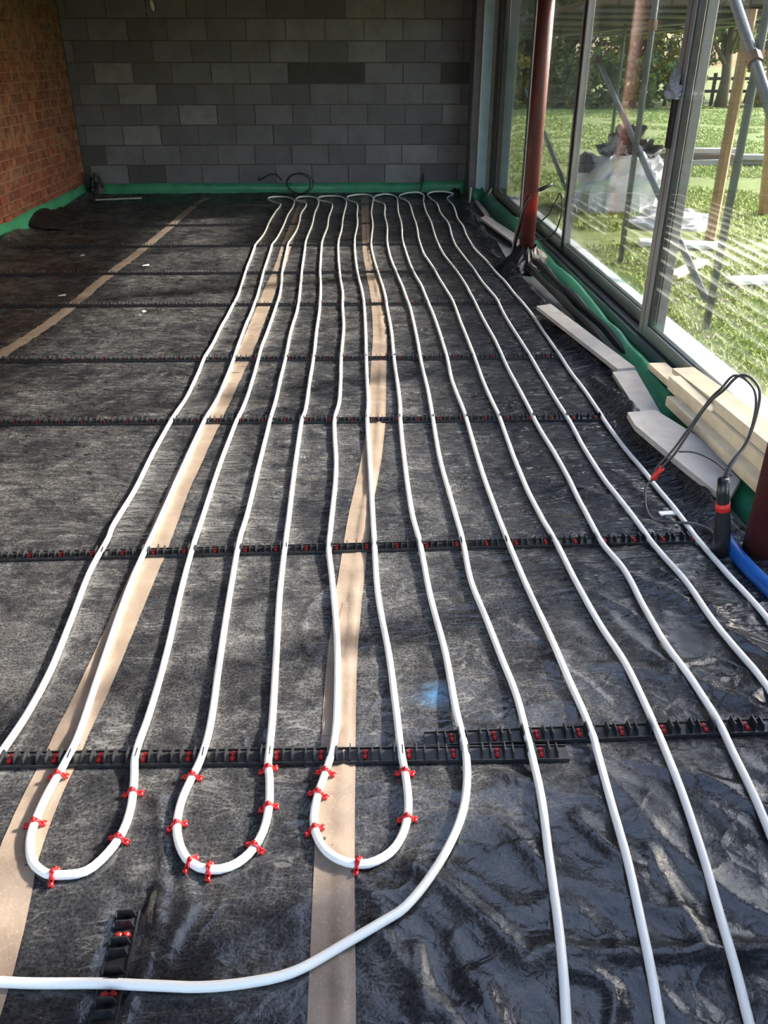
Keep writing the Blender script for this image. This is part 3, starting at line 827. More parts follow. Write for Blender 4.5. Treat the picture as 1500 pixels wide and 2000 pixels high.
PIPE_B=[(0.321,0.694,0.018),(0.334,0.772,0.018),(0.345,0.841,0.018),(0.36,0.957,0.018),(0.375,1.1,0.018),(0.389,1.235,0.018),(0.394,1.366,0.018),(0.396,1.448,0.018),(0.396,1.585,0.018),(0.384,1.732,0.018),(0.37,1.898,0.018),(0.35,2.111,0.018),(0.353,2.342,0.018),(0.349,2.551,0.018),(0.34,2.958,0.018),(0.346,3.307,0.018),(0.35,3.454,0.018),(0.358,3.768,0.018),(0.357,4.165,0.018),(0.367,4.638,0.018),(0.37,5.26,0.018),(0.364,5.439,0.018),(0.353,5.83,0.018),(0.328,6.342,0.018),(0.312,6.859,0.018),(0.312,7.455,0.018),(0.341,8.152,0.018),(0.344,8.851,0.018),(0.364,9.523,0.018),(0.292,9.746,0.018),(0.262,9.899,0.018),(0.304,10.134,0.018),(0.401,10.18,0.028),(0.485,10.167,0.018),(0.528,9.966,0.018),(0.518,9.662,0.018),(0.492,8.973,0.018),(0.484,8.256,0.018),(0.452,7.543,0.018),(0.451,6.933,0.018),(0.46,6.337,0.018),(0.49,5.825,0.018),(0.497,5.434,0.018),(0.508,4.905,0.018),(0.503,4.287,0.018),(0.491,3.908,0.018),(0.498,3.541,0.018),(0.498,3.376,0.018),(0.493,2.878,0.018),(0.498,2.504,0.018),(0.503,2.336,0.018),(0.515,2.104,0.018),(0.53,1.873,0.018),(0.537,1.675,0.018),(0.549,1.527,0.018),(0.552,1.422,0.018),(0.548,1.379,0.018),(0.537,1.213,0.018),(0.527,1.075,0.018),(0.513,0.951,0.018),(0.5,0.843,0.018),(0.489,0.766,0.018),(0.476,0.688,0.018)]
PIPE_C=[(0.621,0.683,0.018),(0.635,0.761,0.018),(0.647,0.837,0.018),(0.662,0.946,0.018),(0.682,1.069,0.018),(0.699,1.218,0.018),(0.706,1.354,0.018),(0.71,1.453,0.018),(0.71,1.565,0.018),(0.704,1.703,0.018),(0.687,1.867,0.018),(0.67,2.087,0.018),(0.661,2.33,0.018),(0.649,2.48,0.018),(0.639,2.85,0.018),(0.648,3.37,0.018),(0.649,3.492,0.018),(0.645,3.778,0.018),(0.648,4.113,0.018),(0.654,4.463,0.018),(0.658,4.932,0.018),(0.662,5.481,0.018),(0.638,6.002,0.018),(0.62,6.471,0.018),(0.594,6.928,0.018),(0.598,7.537,0.018),(0.624,8.141,0.018),(0.633,8.84,0.018),(0.645,9.512,0.018),(0.618,9.809,0.018),(0.559,10.004,0.018),(0.593,10.18,0.021),(0.689,10.18,0.043),(0.802,10.18,0.043),(0.849,10.153,0.018),(0.814,9.726,0.018),(0.785,9.092,0.018),(0.78,8.357,0.018),(0.752,7.532,0.018),(0.754,6.922,0.018),(0.779,6.465,0.018),(0.801,5.996,0.018),(0.806,5.502,0.018),(0.804,5.006,0.018),(0.809,4.552,0.018),(0.801,4.156,0.018),(0.803,3.822,0.018),(0.803,3.467,0.018),(0.801,3.364,0.018),(0.815,2.917,0.018),(0.811,2.595,0.018),(0.813,2.324,0.018),(0.835,2.127,0.018),(0.837,1.91,0.018),(0.839,1.741,0.018),(0.858,1.583,0.018),(0.869,1.464,0.018),(0.861,1.348,0.018),(0.852,1.229,0.018),(0.844,1.143,0.018),(0.833,1.038,0.018),(0.815,0.909,0.018)]
PIPE_D=[(1.039,1.31,0.018),(1.038,1.458,0.018),(1.033,1.592,0.018),(1.024,1.725,0.018),(1.007,1.884,0.018),(1,2.097,0.018),(0.975,2.355,0.018),(0.956,2.609,0.018),(0.945,2.912,0.018),(0.953,3.359,0.018),(0.952,3.4,0.018),(0.952,3.655,0.018),(0.953,3.966,0.018),(0.954,4.297,0.018),(0.953,4.646,0.018),(0.949,5.035,0.018),(0.961,5.496,0.018),(0.939,5.867,0.018),(0.927,6.319,0.018),(0.911,6.758,0.018),(0.893,7.253,0.018),(0.91,7.718,0.018),(0.943,8.294,0.018),(0.929,8.956,0.018),(0.946,9.536,0.018),(0.909,9.952,0.018),(0.899,10.18,0.025),(0.958,10.18,0.048),(1.072,10.18,0.053),(1.187,10.18,0.035),(1.206,10.18,0.018),(1.129,10.022,0.018),(1.1,9.867,0.018),(1.112,9.352,0.018),(1.066,8.579,0.018),(1.069,8.179,0.018),(1.043,7.664,0.018),(1.037,7.076,0.018),(1.065,6.675,0.018),(1.074,6.313,0.018),(1.098,5.984,0.018),(1.112,5.49,0.018),(1.124,5.11,0.018),(1.123,4.742,0.018),(1.118,4.353,0.018),(1.115,3.983,0.018),(1.119,3.69,0.018),(1.113,3.431,0.018),(1.11,3.353,0.018),(1.116,3.007,0.018),(1.127,2.667,0.018),(1.137,2.386,0.018),(1.138,2.328,0.018),(1.152,2.138,0.018),(1.163,1.98,0.018),(1.174,1.868,0.018),(1.185,1.706,0.018),(1.194,1.562,0.018)]
STAPLES=[(-0.681,1.367),(-0.693,1.226),(-0.613,1.097),(-0.505,1.184),(-0.504,1.296),(-0.380,1.344),(-0.389,1.201),(-0.348,1.116),(-0.307,1.097),(-0.219,1.156),(-0.201,1.248),(-0.211,1.353),(-0.078,1.350),(-0.098,1.279),(-0.102,1.193),(-0.005,1.097),(0.096,1.201),(0.094,1.329)]

# ================================================================== HEATING PIPES
PR = 0.0091
def pipe_curve(pts):
    c = crom(pts, 0.022)
    zr = np.zeros(len(c))
    for x0, y0, x1, y1, *_ in RAILS:
        yr = y0 + (y1 - y0) * (c[:, 0] - x0) / (x1 - x0)
        on = (c[:, 0] > x0 - 0.02) & (c[:, 0] < x1 + 0.02)
        zr = np.maximum(zr, on * 0.0152 * np.exp(-(np.maximum(np.abs(c[:, 1] - yr) - 0.025, 0) / 0.16) ** 2))
    on = (np.abs(c[:, 0] + 0.44) < 0.03) & (c[:, 1] < 1.03)
    zr = np.maximum(zr, on * 0.0152)
    hs = np.maximum(sheet_h(c[:, 0], c[:, 1]), np.maximum(sheet_h(c[:, 0] - 0.006, c[:, 1]), sheet_h(c[:, 0] + 0.006, c[:, 1])))
    z = np.maximum(np.minimum(hs, 0.03) + PR - 0.0005, zr)
    zm = z.copy()
    for _ in range(3):
        zp = np.pad(zm, 3, mode='edge')
        zm = np.maximum(z, sum(zp[i:i + len(z)] for i in range(7)) / 7)
    zp = np.pad(zm, 4, mode='edge')
    zm = sum(zp[i:i + len(z)] for i in range(9)) / 9
    keep = np.clip((c[:, 1] - 9.75) / 0.25, 0, 1)
    c[:, 2] = np.maximum(zm, keep * c[:, 2])
    return c
def beyond(p, q, L):
    d = np.array(q) - np.array(p); d[2] = 0
    return tuple(np.array(q) + d / np.linalg.norm(d) * L)
def heating_pipe(pts, label):
    pts = [beyond(pts[1], pts[0], 0.7), beyond(pts[1], pts[0], 0.3)] + list(pts) + [beyond(pts[-2], pts[-1], 0.3), beyond(pts[-2], pts[-1], 0.7)]
    c = pipe_curve(pts)
    o = MB().tube(c.tolist(), PR, 10).obj('heating_pipe', 'pipe', None, True)
    tag(o, label, 'pipe', 'white underfloor heating pipes')
    return c, o
cA, oA = heating_pipe(PIPE_A, 'long white pipe folded into three red-stapled U-bends and a wide front curve')
heating_pipe(PIPE_B, 'white pipe pair next right of the wide front curve')
heating_pipe(PIPE_C, 'white pipe pair second from the window side')
heating_pipe(PIPE_D, 'white pipe pair nearest the window and red posts')
# faint factory print on the pipe at the lower left
mb = MB()
for i, (px_, w) in enumerate(((-0.690, 0.006), (-0.681, 0.003), (-0.674, 0.006), (-0.660, 0.006), (-0.651, 0.006), (-0.642, 0.006))):
    k = int(np.argmin(np.hypot(cA[:, 0] - px_, (cA[:, 1] - 0.9) * 1.0) + (cA[:, 1] > 1.0) * 9))
    y0, z0 = cA[k, 1], cA[k, 2]
    for q in range(2):
        a0, a1 = 1.75 + q * 0.32, 1.95 + q * 0.32
        mb.add([(px_, y0 + 0.00872 * math.cos(a), z0 + 0.00872 * math.sin(a)) for a in (a0, a1)] + [(px_ + w, y0 + 0.00872 * math.cos(a), z0 + 0.00872 * math.sin(a)) for a in (a1, a0)], [(0, 1, 2, 3)])
mb.obj('printed_marking', 'ink', oA)

# ---- red staples on the U-bends
def staple_mesh():
    mb = MB()
    prof = []
    R = 0.0112
    prof.append((-R - 0.006, -0.008)); prof.append((-R - 0.0015, -0.004))
    for k in range(9):
        a = PI - PI * k / 8
        prof.append((R * math.cos(a), 0.000 + R * math.sin(a)))
    prof.append((R + 0.0015, -0.004)); prof.append((R + 0.006, -0.008))
    for off in (-0.0026, 0.0026):
        pts = [(p[0], off * (1 + 0.5 * math.sin(i * 1.4)), p[1]) for i, p in enumerate(prof)]
        mb.tube(pts, 0.0021, 6)
    mb.box((-0.003, -0.0045, R - 0.001), (0.003, 0.0045, R + 0.0035), 0.001)
    for sx in (-1, 1):
        mb.box((sx * (R + 0.006) - 0.004, -0.005, -0.009), (sx * (R + 0.006) + 0.004, 0.005, -0.002), 0.0015)
        mb.tube([(sx * (R + 0.003), 0.0, -0.003), (sx * (R + 0.008), 0.003 * sx, 0.002), (sx * (R + 0.012), 0.005 * sx, -0.006)], 0.0018, 5)
    return mb.mesh('pipe_staple', 'clipred', True)
staple_me = staple_mesh()
SL = ['red staple on the left leg of the left U-bend, just under the rail', 'red staple where the left U-bend starts to curve, on brown tape',
      'red staple at the bottom of the left U-bend', 'red staple on the rising right curve of the left U-bend', 'red staple high on the right leg of the left U-bend',
      'red staple on the left leg of the middle U-bend, just under the rail', 'red staple midway down the left side of the middle U-bend', 'red staple at the lower left corner of the middle U-bend',
      'red staple at the very bottom of the middle U-bend', 'red staple on the rising right curve of the middle U-bend', 'second red staple down the right leg of the middle U-bend',
      'red staple at the top of the right leg of the middle U-bend', 'uppermost red staple on the left leg of the right U-bend', 'second red staple down the left leg of the right U-bend',
      'third red staple down the left leg of the right U-bend', 'red staple at the bottom of the right U-bend, beside the tape edge', 'lower red staple on the right leg of the right U-bend',
      'upper red staple on the right leg of the right U-bend, under the rail']
for i, ((x, y), lab) in enumerate(zip(STAPLES, SL)):
    k = int(np.argmin(np.hypot(cA[:, 0] - x, cA[:, 1] - y)))
    tv = cA[min(k + 1, len(cA) - 1)] - cA[k - 1]
    o = link('pipe_staple', staple_me)
    o.location = cA[k]
    o.rotation_euler = (0, 0, math.atan2(tv[1], tv[0]) - PI / 2 + random.uniform(-0.25, 0.25) + (PI if i % 3 == 0 else 0))
    tag(o, lab, 'pipe staple', 'red staples holding the U-bends')

# ================================================================== EDGES OF THE ROOM
def strip(name, mat, rows, label, cat, group=None):
    """rows: list of polylines of equal length, joined into a wavy film"""
    n = len(rows[0])
    vs = [p for r in rows for p in r]
    fs = [(i * n + k, i * n + k + 1, (i + 1) * n + k + 1, (i + 1) * n + k) for i in range(len(rows) - 1) for k in range(n - 1)]
    o = MB().add(vs, fs).obj(name, mat, None, True)
    md = o.modifiers.new('thickness', 'SOLIDIFY'); md.thickness = 0.0015
    return tag(o, label, cat, group)
def nz(a, b=0.0):
    return float(vnoise(np.array(a * 1.0), np.array(b * 1.0))) - 0.5
rows = []
for i in range(120):
    x = WL + 0.03 + (1.35 - WL - 0.03) * i / 119
    top = 0.135 + 0.014 * nz(x * 1.3, 2) + 0.010 * nz(x * 5, 7) + (0.02 if x > 0.7 else 0) * min(1, (x - 0.7) / 0.3)
    rows.append([(x, WB - 0.004, top), (x, WB - 0.012 + 0.01 * nz(x * 4, 4), top * 0.66), (x, WB - 0.02 + 0.02 * nz(x * 3, 1), top * 0.33), (x, WB - 0.05 + 0.02 * nz(x * 6, 9), 0.008)])
strip('damp_proof_strip', 'green', rows, 'green plastic strip along the foot of the block wall', 'membrane', 'green damp-proof strips')
rows = []
for i in range(150):
    y = 5.6 + (WB - 0.02 - 5.6) * i / 149
    top = 0.150 + 0.016 * nz(y * 1.1, 12) + 0.008 * nz(y * 6, 3)
    rows.append([(WL + 0.012, y, top), (WL + 0.025 + 0.012 * nz(y * 3, 2), y, top * 0.6), (WL + 0.05 + 0.02 * nz(y * 4, 5), y, top * 0.25), (WL + 0.11, y, 0.004)])
strip('damp_proof_strip', 'green', rows, 'green plastic strip along the foot of the brick wall', 'membrane', 'green damp-proof strips')
rows = []
for i in range(220):
    y = 1.6 + (10.0 - 1.6) * i / 219
    b = np.interp(y, [1.6, 3.0, 4.6, 6.2, 8, 10], [1.36, 1.37, 1.38, 1.42, 1.44, 1.46])
    r = 0.055 + 0.05 * nz(y * 0.9, 6) + 0.02 * nz(y * 4, 3)
    rows.append([(b, y, -0.008), (b + 0.05 + 0.02 * nz(y * 2, 1), y, 0.02 + 0.4 * r), (b + 0.095 + 0.03 * nz(y * 1.3, 5), y, 0.04 + r), (b + 0.125 + 0.02 * nz(y * 1.3, 5), y, 0.03 + r), (1.55, y, 0.012), (1.588, y, 0.010)])
strip('damp_proof_strip', 'green', rows, 'loose green plastic strip bulging along the glazed doors', 'membrane', 'green damp-proof strips')
# green boot wrapped round the pier foot
mb = MB(); vs = []; n = 18
for j, (rr, z) in enumerate(((0.085, -0.008), (0.10, 0.03), (0.082, 0.075), (0.07, 0.11))):
    for k in range(n):
        a = 2 * PI * k / n
        q = rr * (1 + 0.12 * math.sin(3 * a + j))
        vs.append((1.44 + q * math.cos(a), 9.97 + q * math.sin(a), z + 0.012 * math.sin(2 * a + 1)))
fs = [(j * n + k, j * n + (k + 1) % n, (j + 1) * n + (k + 1) % n, (j + 1) * n + k) for j in range(3) for k in range(n)] + [tuple(3 * n + k for k in range(n))]
tag(mb.add(vs, fs).obj('membrane_boot', 'green', None, True), 'green membrane folded round the foot of the pier', 'membrane')
# two pale stakes beside it
for (x, y, lean, lab) in ((1.345, 9.80, 0.01, 'short pale stake left of the green pier foot'), (1.52, 9.72, 0.05, 'short pale stake leaning right of the green pier foot')):
    tag(MB().tube([(x, y, -0.012), (x + lean * 0.5, y, 0.06), (x + lean, y - 0.01, 0.145)], [0.014, 0.013, 0.012], 5).obj('wooden_stake', 'pale'), lab, 'stake', 'stakes by the pier')

# black folds of spare sheet against the left wall
def crumple(name, mat, base, size, label, cat, seed, n=26, rough=0.35, ex=2.4, top=0.0):
    """closed lumpy heap of film resting on z = base z"""
    r = np.random.default_rng(seed)
    o1, o2 = r.random(2) * 50
    mb = MB(); vs = []; m = n // 2
    for j in range(m + 1):
        ph = PI / 2 * j / m
        for k in range(n):
            th = 2 * PI * k / n
            cx = math.copysign(abs(math.cos(th)) ** (2 / ex), math.cos(th)); cy = math.copysign(abs(math.sin(th)) ** (2 / ex), math.sin(th))
            rr = max(0.0, math.cos(ph)) ** (2 / ex)
            q = 1 + rough * nz(th * 2.2 + o1 + 0.4 * math.sin(th), ph * 4 + o2) + rough * 0.5 * nz(3 * math.cos(th) * 2 + o2, 6 * ph + 3 * math.sin(th) + o1)
            vs.append((base[0] + size[0] * cx * rr * q, base[1] + size[1] * cy * rr * q, base[2] + size[2] * (math.sin(ph) ** (2 / ex)) * (q if j else 0)))
    fs = [(j * n + k, j * n + (k + 1) % n, (j + 1) * n + (k + 1) % n, (j + 1) * n + k) for j in range(m) for k in range(n)]
    fs += [tuple(range(n - 1, -1, -1))]
    return tag(mb.add(vs, fs).obj(name, mat, None, False), label, cat)
rows = []
for i in range(40):
    t = i / 39
    y = 8.15 + 1.15 * t
    hgt = 0.035 + 0.07 * max(0, math.sin(PI * min(1, t * 1.15))) ** 0.6 + 0.05 * nz(y * 6, 3)
    rows.append([(WL + 0.02, y, hgt), (WL + 0.07 + 0.02 * nz(y * 5, 1), y, hgt * 1.02), (WL + 0.17 + 0.04 * nz(y * 4, 8), y, hgt * 0.5 + 0.035 * nz(y * 9, 6)), (WL + 0.30, y, 0.018 + 0.03 * nz(y * 8, 4)), (WL + 0.40, y, 0.001)])
strip('sheet_fold', 'blackfilm', rows, 'black polythene folded up over the green strip at the brick wall', 'plastic sheet')
crumple('sheet_scrap', 'blackfilm', (-2.93, 10.22, 0.05), (0.075, 0.07, 0.20), 'crumpled black film stuffed in the far left corner', 'plastic scrap', 5)
tag(MB().box((-0.25, -0.022, 0), (0.25, 0.022, 0.012), 0.004, Matrix.Translation((-2.62, 9.93, 0.022)) @ Matrix.Rotation(0.25, 4, 'Z')).obj('timber_offcut', 'board'), 'thin grey offcut lying in the far left corner', 'offcut')

# scraps of white paper on the sheet
for k, (x, y, rz, lab) in enumerate(((-2.20, 6.98, 0.4, 'white paper scrap nearest the brick wall'), (-1.60, 6.58, 0.1, 'white paper scrap beside the left tape'), (-1.98, 5.70, 0.05, 'white paper scrap left of the left tape'), (-1.33, 5.25, 0.7, 'tiny white paper scrap right of the left tape'))):
    w = 0.018 if k == 0 else 0.028 if k < 3 else 0.01
    c, s_ = math.cos(rz), math.sin(rz)
    z = float(sheet_h(np.array(x), np.array(y))) + 0.004
    mb = MB(); mb.add([(x + u * c - v * s_, y + u * s_ + v * c, z + dz) for u, v, dz in ((-w, -0.012, 0), (w, -0.015, 0.004), (w * 0.8, 0.014, 0.010), (-w * 0.9, 0.012, 0.003), (-w, -0.012, 0.001), (w, -0.015, 0.005), (w * 0.8, 0.014, 0.011), (-w * 0.9, 0.012, 0.004))],
        [(3, 2, 1, 0), (4, 5, 6, 7), (0, 1, 5, 4), (1, 2, 6, 5), (2, 3, 7, 6), (3, 0, 4, 7)])
    tag(mb.obj('paper_scrap', 'white'), lab, 'paper scrap', 'paper scraps on the sheet')

# cable coil and stubs at the back wall
c = [(-0.587 + 0.155 * math.cos(a), 10.24 + 0.02 * math.sin(2 * a), 0.142 + 0.112 * math.sin(a)) for a in np.linspace(-1.7, 2 * PI - 1.2, 40)]
c2 = [(-0.60 + 0.135 * math.cos(a), 10.225 + 0.02 * math.cos(a), 0.140 + 0.105 * math.sin(a)) for a in np.linspace(2 * PI - 1.2, 4 * PI - 1.7, 40)]
tag(MB().tube(c + c2, 0.007, 6).obj('cable_coil', 'blackrubber', None, True), 'coil of black cable leaning on the block wall', 'cable')
tag(MB().tube([(-1.065, 10.30, 0.20), (-1.06, 10.27, 0.17), (-1.03, 10.25, 0.19), (-0.93, 10.26, 0.24), (-0.86, 10.28, 0.235), (-0.80, 10.29, 0.17)], 0.008, 6).obj('cable_stub', 'blackrubber', None, True), 'thin black cable loop left of the coil on the block wall', 'cable')
tag(MB().tube([(0.85, 10.29, 0.24), (0.845, 10.26, 0.17), (0.82, 10.24, 0.06), (0.80, 10.24, 0.02)], [0.006, 0.016, 0.008, 0.008], 6).obj('cable_stub', 'blackrubber', None, True), 'short black cable end poking up at the right of the block wall', 'cable')
# white frayed fitting hanging high on the back wall
hb = thing('hanging_fitting', 'small white frayed fitting hanging at the top of the block wall', 'light fitting', (-2.05, 10.18, 1.88))
MB().tube([(0, 0, 0.55), (0.004, 0, 0.2), (0, 0, 0.06)], 0.004, 6).obj('flex', 'white', hb)
MB().tube([(0, 0, 0.07), (0, 0, 0.05), (0.01, 0, 0.0), (0.02, 0, -0.03)], [0.010, 0.020, 0.022, 0.006], 8).obj('holder', 'white', hb, True)

# ================================================================== RED STEEL POSTS
def post(x, y, label):
    r = thing('steel_post', label, 'post', (x, y, -0.012), 'red steel posts')
    mb = MB(); n = 28; rr = 0.057
    vs = [(rr * math.cos(2 * PI * k / n), rr * math.sin(2 * PI * k / n), z) for z in (0.012, 2.468) for k in range(n)]
    mb.add(vs, [(k, (k + 1) % n, n + (k + 1) % n, n + k) for k in range(n)] + [tuple(range(n - 1, -1, -1)), tuple(n + k for k in range(n))])
    mb.obj('shaft', 'red', r, True)
    MB().box((-0.085, -0.085, 0.0), (0.085, 0.085, 0.012), 0.006).obj('base_plate', 'red', r)
    for sx in (-1, 1):
        for sy in (-1, 1):
            MB().tube([(sx * 0.068, sy * 0.068, 0.010), (sx * 0.068, sy * 0.068, 0.026)], 0.009, 6).obj('bolt', 'coupler', r)
    return r
post(1.352, 6.50, 'distant red steel post standing before the glazing')
post(1.318, 2.24, 'near red steel post cut off by the right edge')

# black film bunched round the distant post
mb = MB(); vs = []; n = 40; m = 9
for j in range(m):
    t = j / (m - 1)
    for k in range(n):
        a = 2 * PI * k / n
        rr = 0.064 + (0.15 + 0.05 * math.sin(2 * a + 0.6)) * (1 - t) ** 1.3 * (1 + 0.5 * nz(a * 3.2, 2.0 + t)) + 0.010 * abs(math.sin(7 * a + 3 * t))
        vs.append((1.352 + rr * math.cos(a), 6.46 + rr * math.sin(a) * 1.25, max(0.002, 0.155 * t ** 0.8 + 0.03 * nz(a * 4, t * 3))))
fs = [(j * n + k, j * n + (k + 1) % n, (j + 1) * n + (k + 1) % n, (j + 1) * n + k) for j in range(m - 1) for k in range(n)]
o = mb.add(vs, fs).obj('sheet_collar', 'blackfilm', None, False)
tag(o, 'black film bunched around the foot of the distant red post', 'plastic sheet')
# two black folds trailing from it
for k, (pts, lab) in enumerate((
        ([(1.36, 6.20, 0.10), (1.40, 5.7, 0.085), (1.43, 5.1, 0.07), (1.46, 4.5, 0.05), (1.46, 4.0, 0.02)], 'upper black film roll trailing from the distant post'),
        ([(1.30, 6.15, 0.07), (1.335, 5.7, 0.06), (1.37, 5.1, 0.05), (1.40, 4.45, 0.04), (1.40, 3.95, 0.015)], 'lower black film roll trailing from the distant post'))):
    c = crom(pts, 0.04)
    for i in range(len(c)):
        c[i] += np.array([0.006 * math.sin(i * 0.35 + k), 0, 0.004 * math.sin(i * 0.27)])
    tag(MB().tube(c.tolist(), [0.024 + 0.004 * math.sin(i * 0.31 + k) for i in range(len(c))], 7).obj('sheet_roll', 'blackfilm'), lab, 'plastic sheet', 'black film rolls')

# conduit and cable by the distant post
cb = thing('post_cable', 'black conduit and looping cable tied to the distant red post', 'cable', (1.22, 6.55, 0.0))
def rel(pts, o):
    return [(p[0] - o[0], p[1] - o[1], p[2] - o[2]) for p in pts]
org = (1.22, 6.55, 0.0)
MB().tube(rel(crom([(1.245, 6.55, 0.0), (1.262, 6.55, 0.13), (1.285, 6.52, 0.30), (1.315, 6.47, 0.46), (1.335, 6.46, 0.52)], 0.03).tolist(), org), [0.011 + 0.008 * min(1, i / 10) for i in range(len(crom([(1.245, 6.55, 0.0), (1.262, 6.55, 0.13), (1.285, 6.52, 0.30), (1.315, 6.47, 0.46), (1.335, 6.46, 0.52)], 0.03)))], 8).obj('conduit', 'black', cb, True)
MB().tube(rel([(1.405, 6.47, 0.56), (1.45, 6.47, 0.58), (1.50, 6.47, 0.602)], org), 0.014, 8).obj('conduit_end', 'black', cb, True)
MB().tube(rel(crom([(1.27, 6.5, 0.22), (1.42, 6.5, 0.20), (1.50, 6.48, 0.21), (1.555, 6.46, 0.27), (1.58, 6.45, 0.36), (1.585, 6.45, 0.46), (1.56, 6.45, 0.54), (1.50, 6.46, 0.40), (1.44, 6.46, 0.34), (1.41, 6.46, 0.29)], 0.02).tolist(), org), 0.0065, 6).obj('cable_loop', 'blackrubber', cb, True)
MB().box((-0.03, -0.03, 0.0), (0.03, 0.03, 0.035), 0.01).obj('conduit_foot', 'white', cb)

# near cable sleeve and grey cable
sl = thing('cable_sleeve', 'upright black cable sleeve with red tape beside the near red post', 'cable sleeve', (1.185, 2.235, 0.0))
MB().tube([(0.0, 0, 0.002), (-0.012, 0, 0.10), (-0.025, 0, 0.17), (-0.038, 0, 0.235), (-0.046, 0, 0.285)], [0.030, 0.026, 0.022, 0.020, 0.017], 12).obj('sleeve', 'black', sl, True)
MB().tube([(-0.0262, 0, 0.175), (-0.0315, 0, 0.203)], 0.0228, 12).obj('tape_band', 'redtape', sl, True)
ARC = [(1.146, 2.235, 0.27), (1.17, 2.27, 0.31), (1.235, 2.33, 0.36), (1.262, 2.36, 0.455), (1.258, 2.37, 0.525), (1.236, 2.40, 0.555), (1.214, 2.43, 0.550), (1.20, 2.48, 0.485), (1.19, 2.53, 0.43), (1.178, 2.57, 0.36), (1.168, 2.60, 0.29), (1.14, 2.63, 0.185), (1.118, 2.655, 0.125), (1.107, 2.665, 0.085), (1.060, 2.63, 0.060), (1.036, 2.56, 0.040), (1.028, 2.50, 0.022), (1.045, 2.455, 0.012), (1.10, 2.41, 0.030), (1.15, 2.40, 0.032), (1.19, 2.36, 0.03), (1.20, 2.27, 0.03)]
gc = thing('looped_cable', 'grey cable arching from the black sleeve down to the nearest-window pipe', 'cable', (1.10, 2.66, 0.03))
org = (1.10, 2.66, 0.03)
MB().tube(rel(crom(ARC, 0.015).tolist(), org), 0.0048, 8).obj('cable', 'greycable', gc, True)
A2 = [(p[0] + 0.010 * math.sin(i * 0.9) - 0.004, p[1] + 0.012, p[2] + 0.008 * math.cos(i * 0.7)) for i, p in enumerate(ARC[:14])]
MB().tube(rel(crom(A2, 0.015).tolist(), org), 0.0042, 8).obj('cable', 'greycable', gc, True)
MB().tube(rel([(1.116, 2.657, 0.118), (1.107, 2.667, 0.095), (1.090, 2.655, 0.072)], org), 0.0115, 8).obj('tape_band', 'redtape', gc, True)
tag(MB().tube(crom([(1.150, 2.62, 0.20), (1.20, 2.60, 0.205), (1.25, 2.55, 0.195), (1.29, 2.48, 0.17)], 0.015).tolist(), 0.003, 6).obj('thin_wire', 'blackrubber', None, True), 'thin black wire branching off the grey cable over the pale board', 'wire')
# blue water pipe
tag(MB().tube(crom([(1.235, 2.33, 0.018), (1.225, 2.18, 0.024), (1.235, 2.02, 0.030), (1.27, 1.80, 0.034), (1.30, 1.55, 0.034)], 0.03).tolist(), 0.024, 14).obj('water_pipe', 'bluepipe', None, True), 'blue plastic water pipe at the foot of the near post', 'pipe')

# ---- grey offcut boards between sheet and doors
def slab(name, mat, quad, t, label, cat, group=None):
    n = len(quad)
    vs = [(x, y, z - t) for x, y, z in quad] + list(quad)
    fs = [tuple(range(n)), tuple(range(2 * n - 1, n - 1, -1))] + [(i, n + i, n + (i + 1) % n, (i + 1) % n) for i in range(n)]
    o = MB().add(vs, fs).obj(name, mat)
    return tag(o, label, cat, group)
G = 'grey offcut boards by the glazing'
slab('offcut_board', 'board', [(1.135, 5.011, 0.085), (1.233, 5.056, 0.085), (1.404, 3.885, 0.075), (1.308, 3.865, 0.075)], 0.022, 'long narrow grey board lying between pipes and doors', 'board', G)
slab('offcut_board', 'board', [(1.281, 3.850, 0.065), (1.404, 3.872, 0.065), (1.350, 3.33, 0.055), (1.252, 3.34, 0.055)], 0.022, 'short grey board between the long narrow one and the near pale one', 'board', G)
slab('offcut_board', 'board', [(1.162, 3.225, 0.105), (1.295, 3.262, 0.100), (1.375, 3.0, 0.095), (1.40, 2.62, 0.085), (1.285, 2.46, 0.085), (1.225, 2.75, 0.090), (1.152, 3.088, 0.105)], 0.024, 'wide cracked pale grey board nearest the cable sleeve', 'board', G)
slab('offcut_board', 'board', [(1.266, 8.405, 0.05), (1.349, 8.551, 0.05), (1.475, 7.521, 0.045), (1.376, 7.246, 0.045)], 0.02, 'grey board on the floor beyond the distant red post', 'board', G)
slab('offcut_board', 'board', [(1.371, 9.60, 0.035), (1.416, 9.66, 0.035), (1.40, 8.70, 0.035), (1.345, 8.60, 0.035)], 0.02, 'farthest narrow grey board, near the pier', 'board', G)
slab('offcut_board', 'board', [(1.40, 7.45, 0.03), (1.47, 7.50, 0.03), (1.46, 6.72, 0.03), (1.40, 6.70, 0.03)], 0.02, 'grey board end behind the foot of the distant post', 'board', G)
tag(MB().box((-0.03, -0.012, 0), (0.03, 0.012, 0.008), 0.003, Matrix.Translation((1.10, 2.50, 0.012)) @ Matrix.Rotation(0.1, 4, 'Z')).obj('timber_offcut', 'white'), 'small white splinter of board beside the pipe nearest the window', 'offcut')

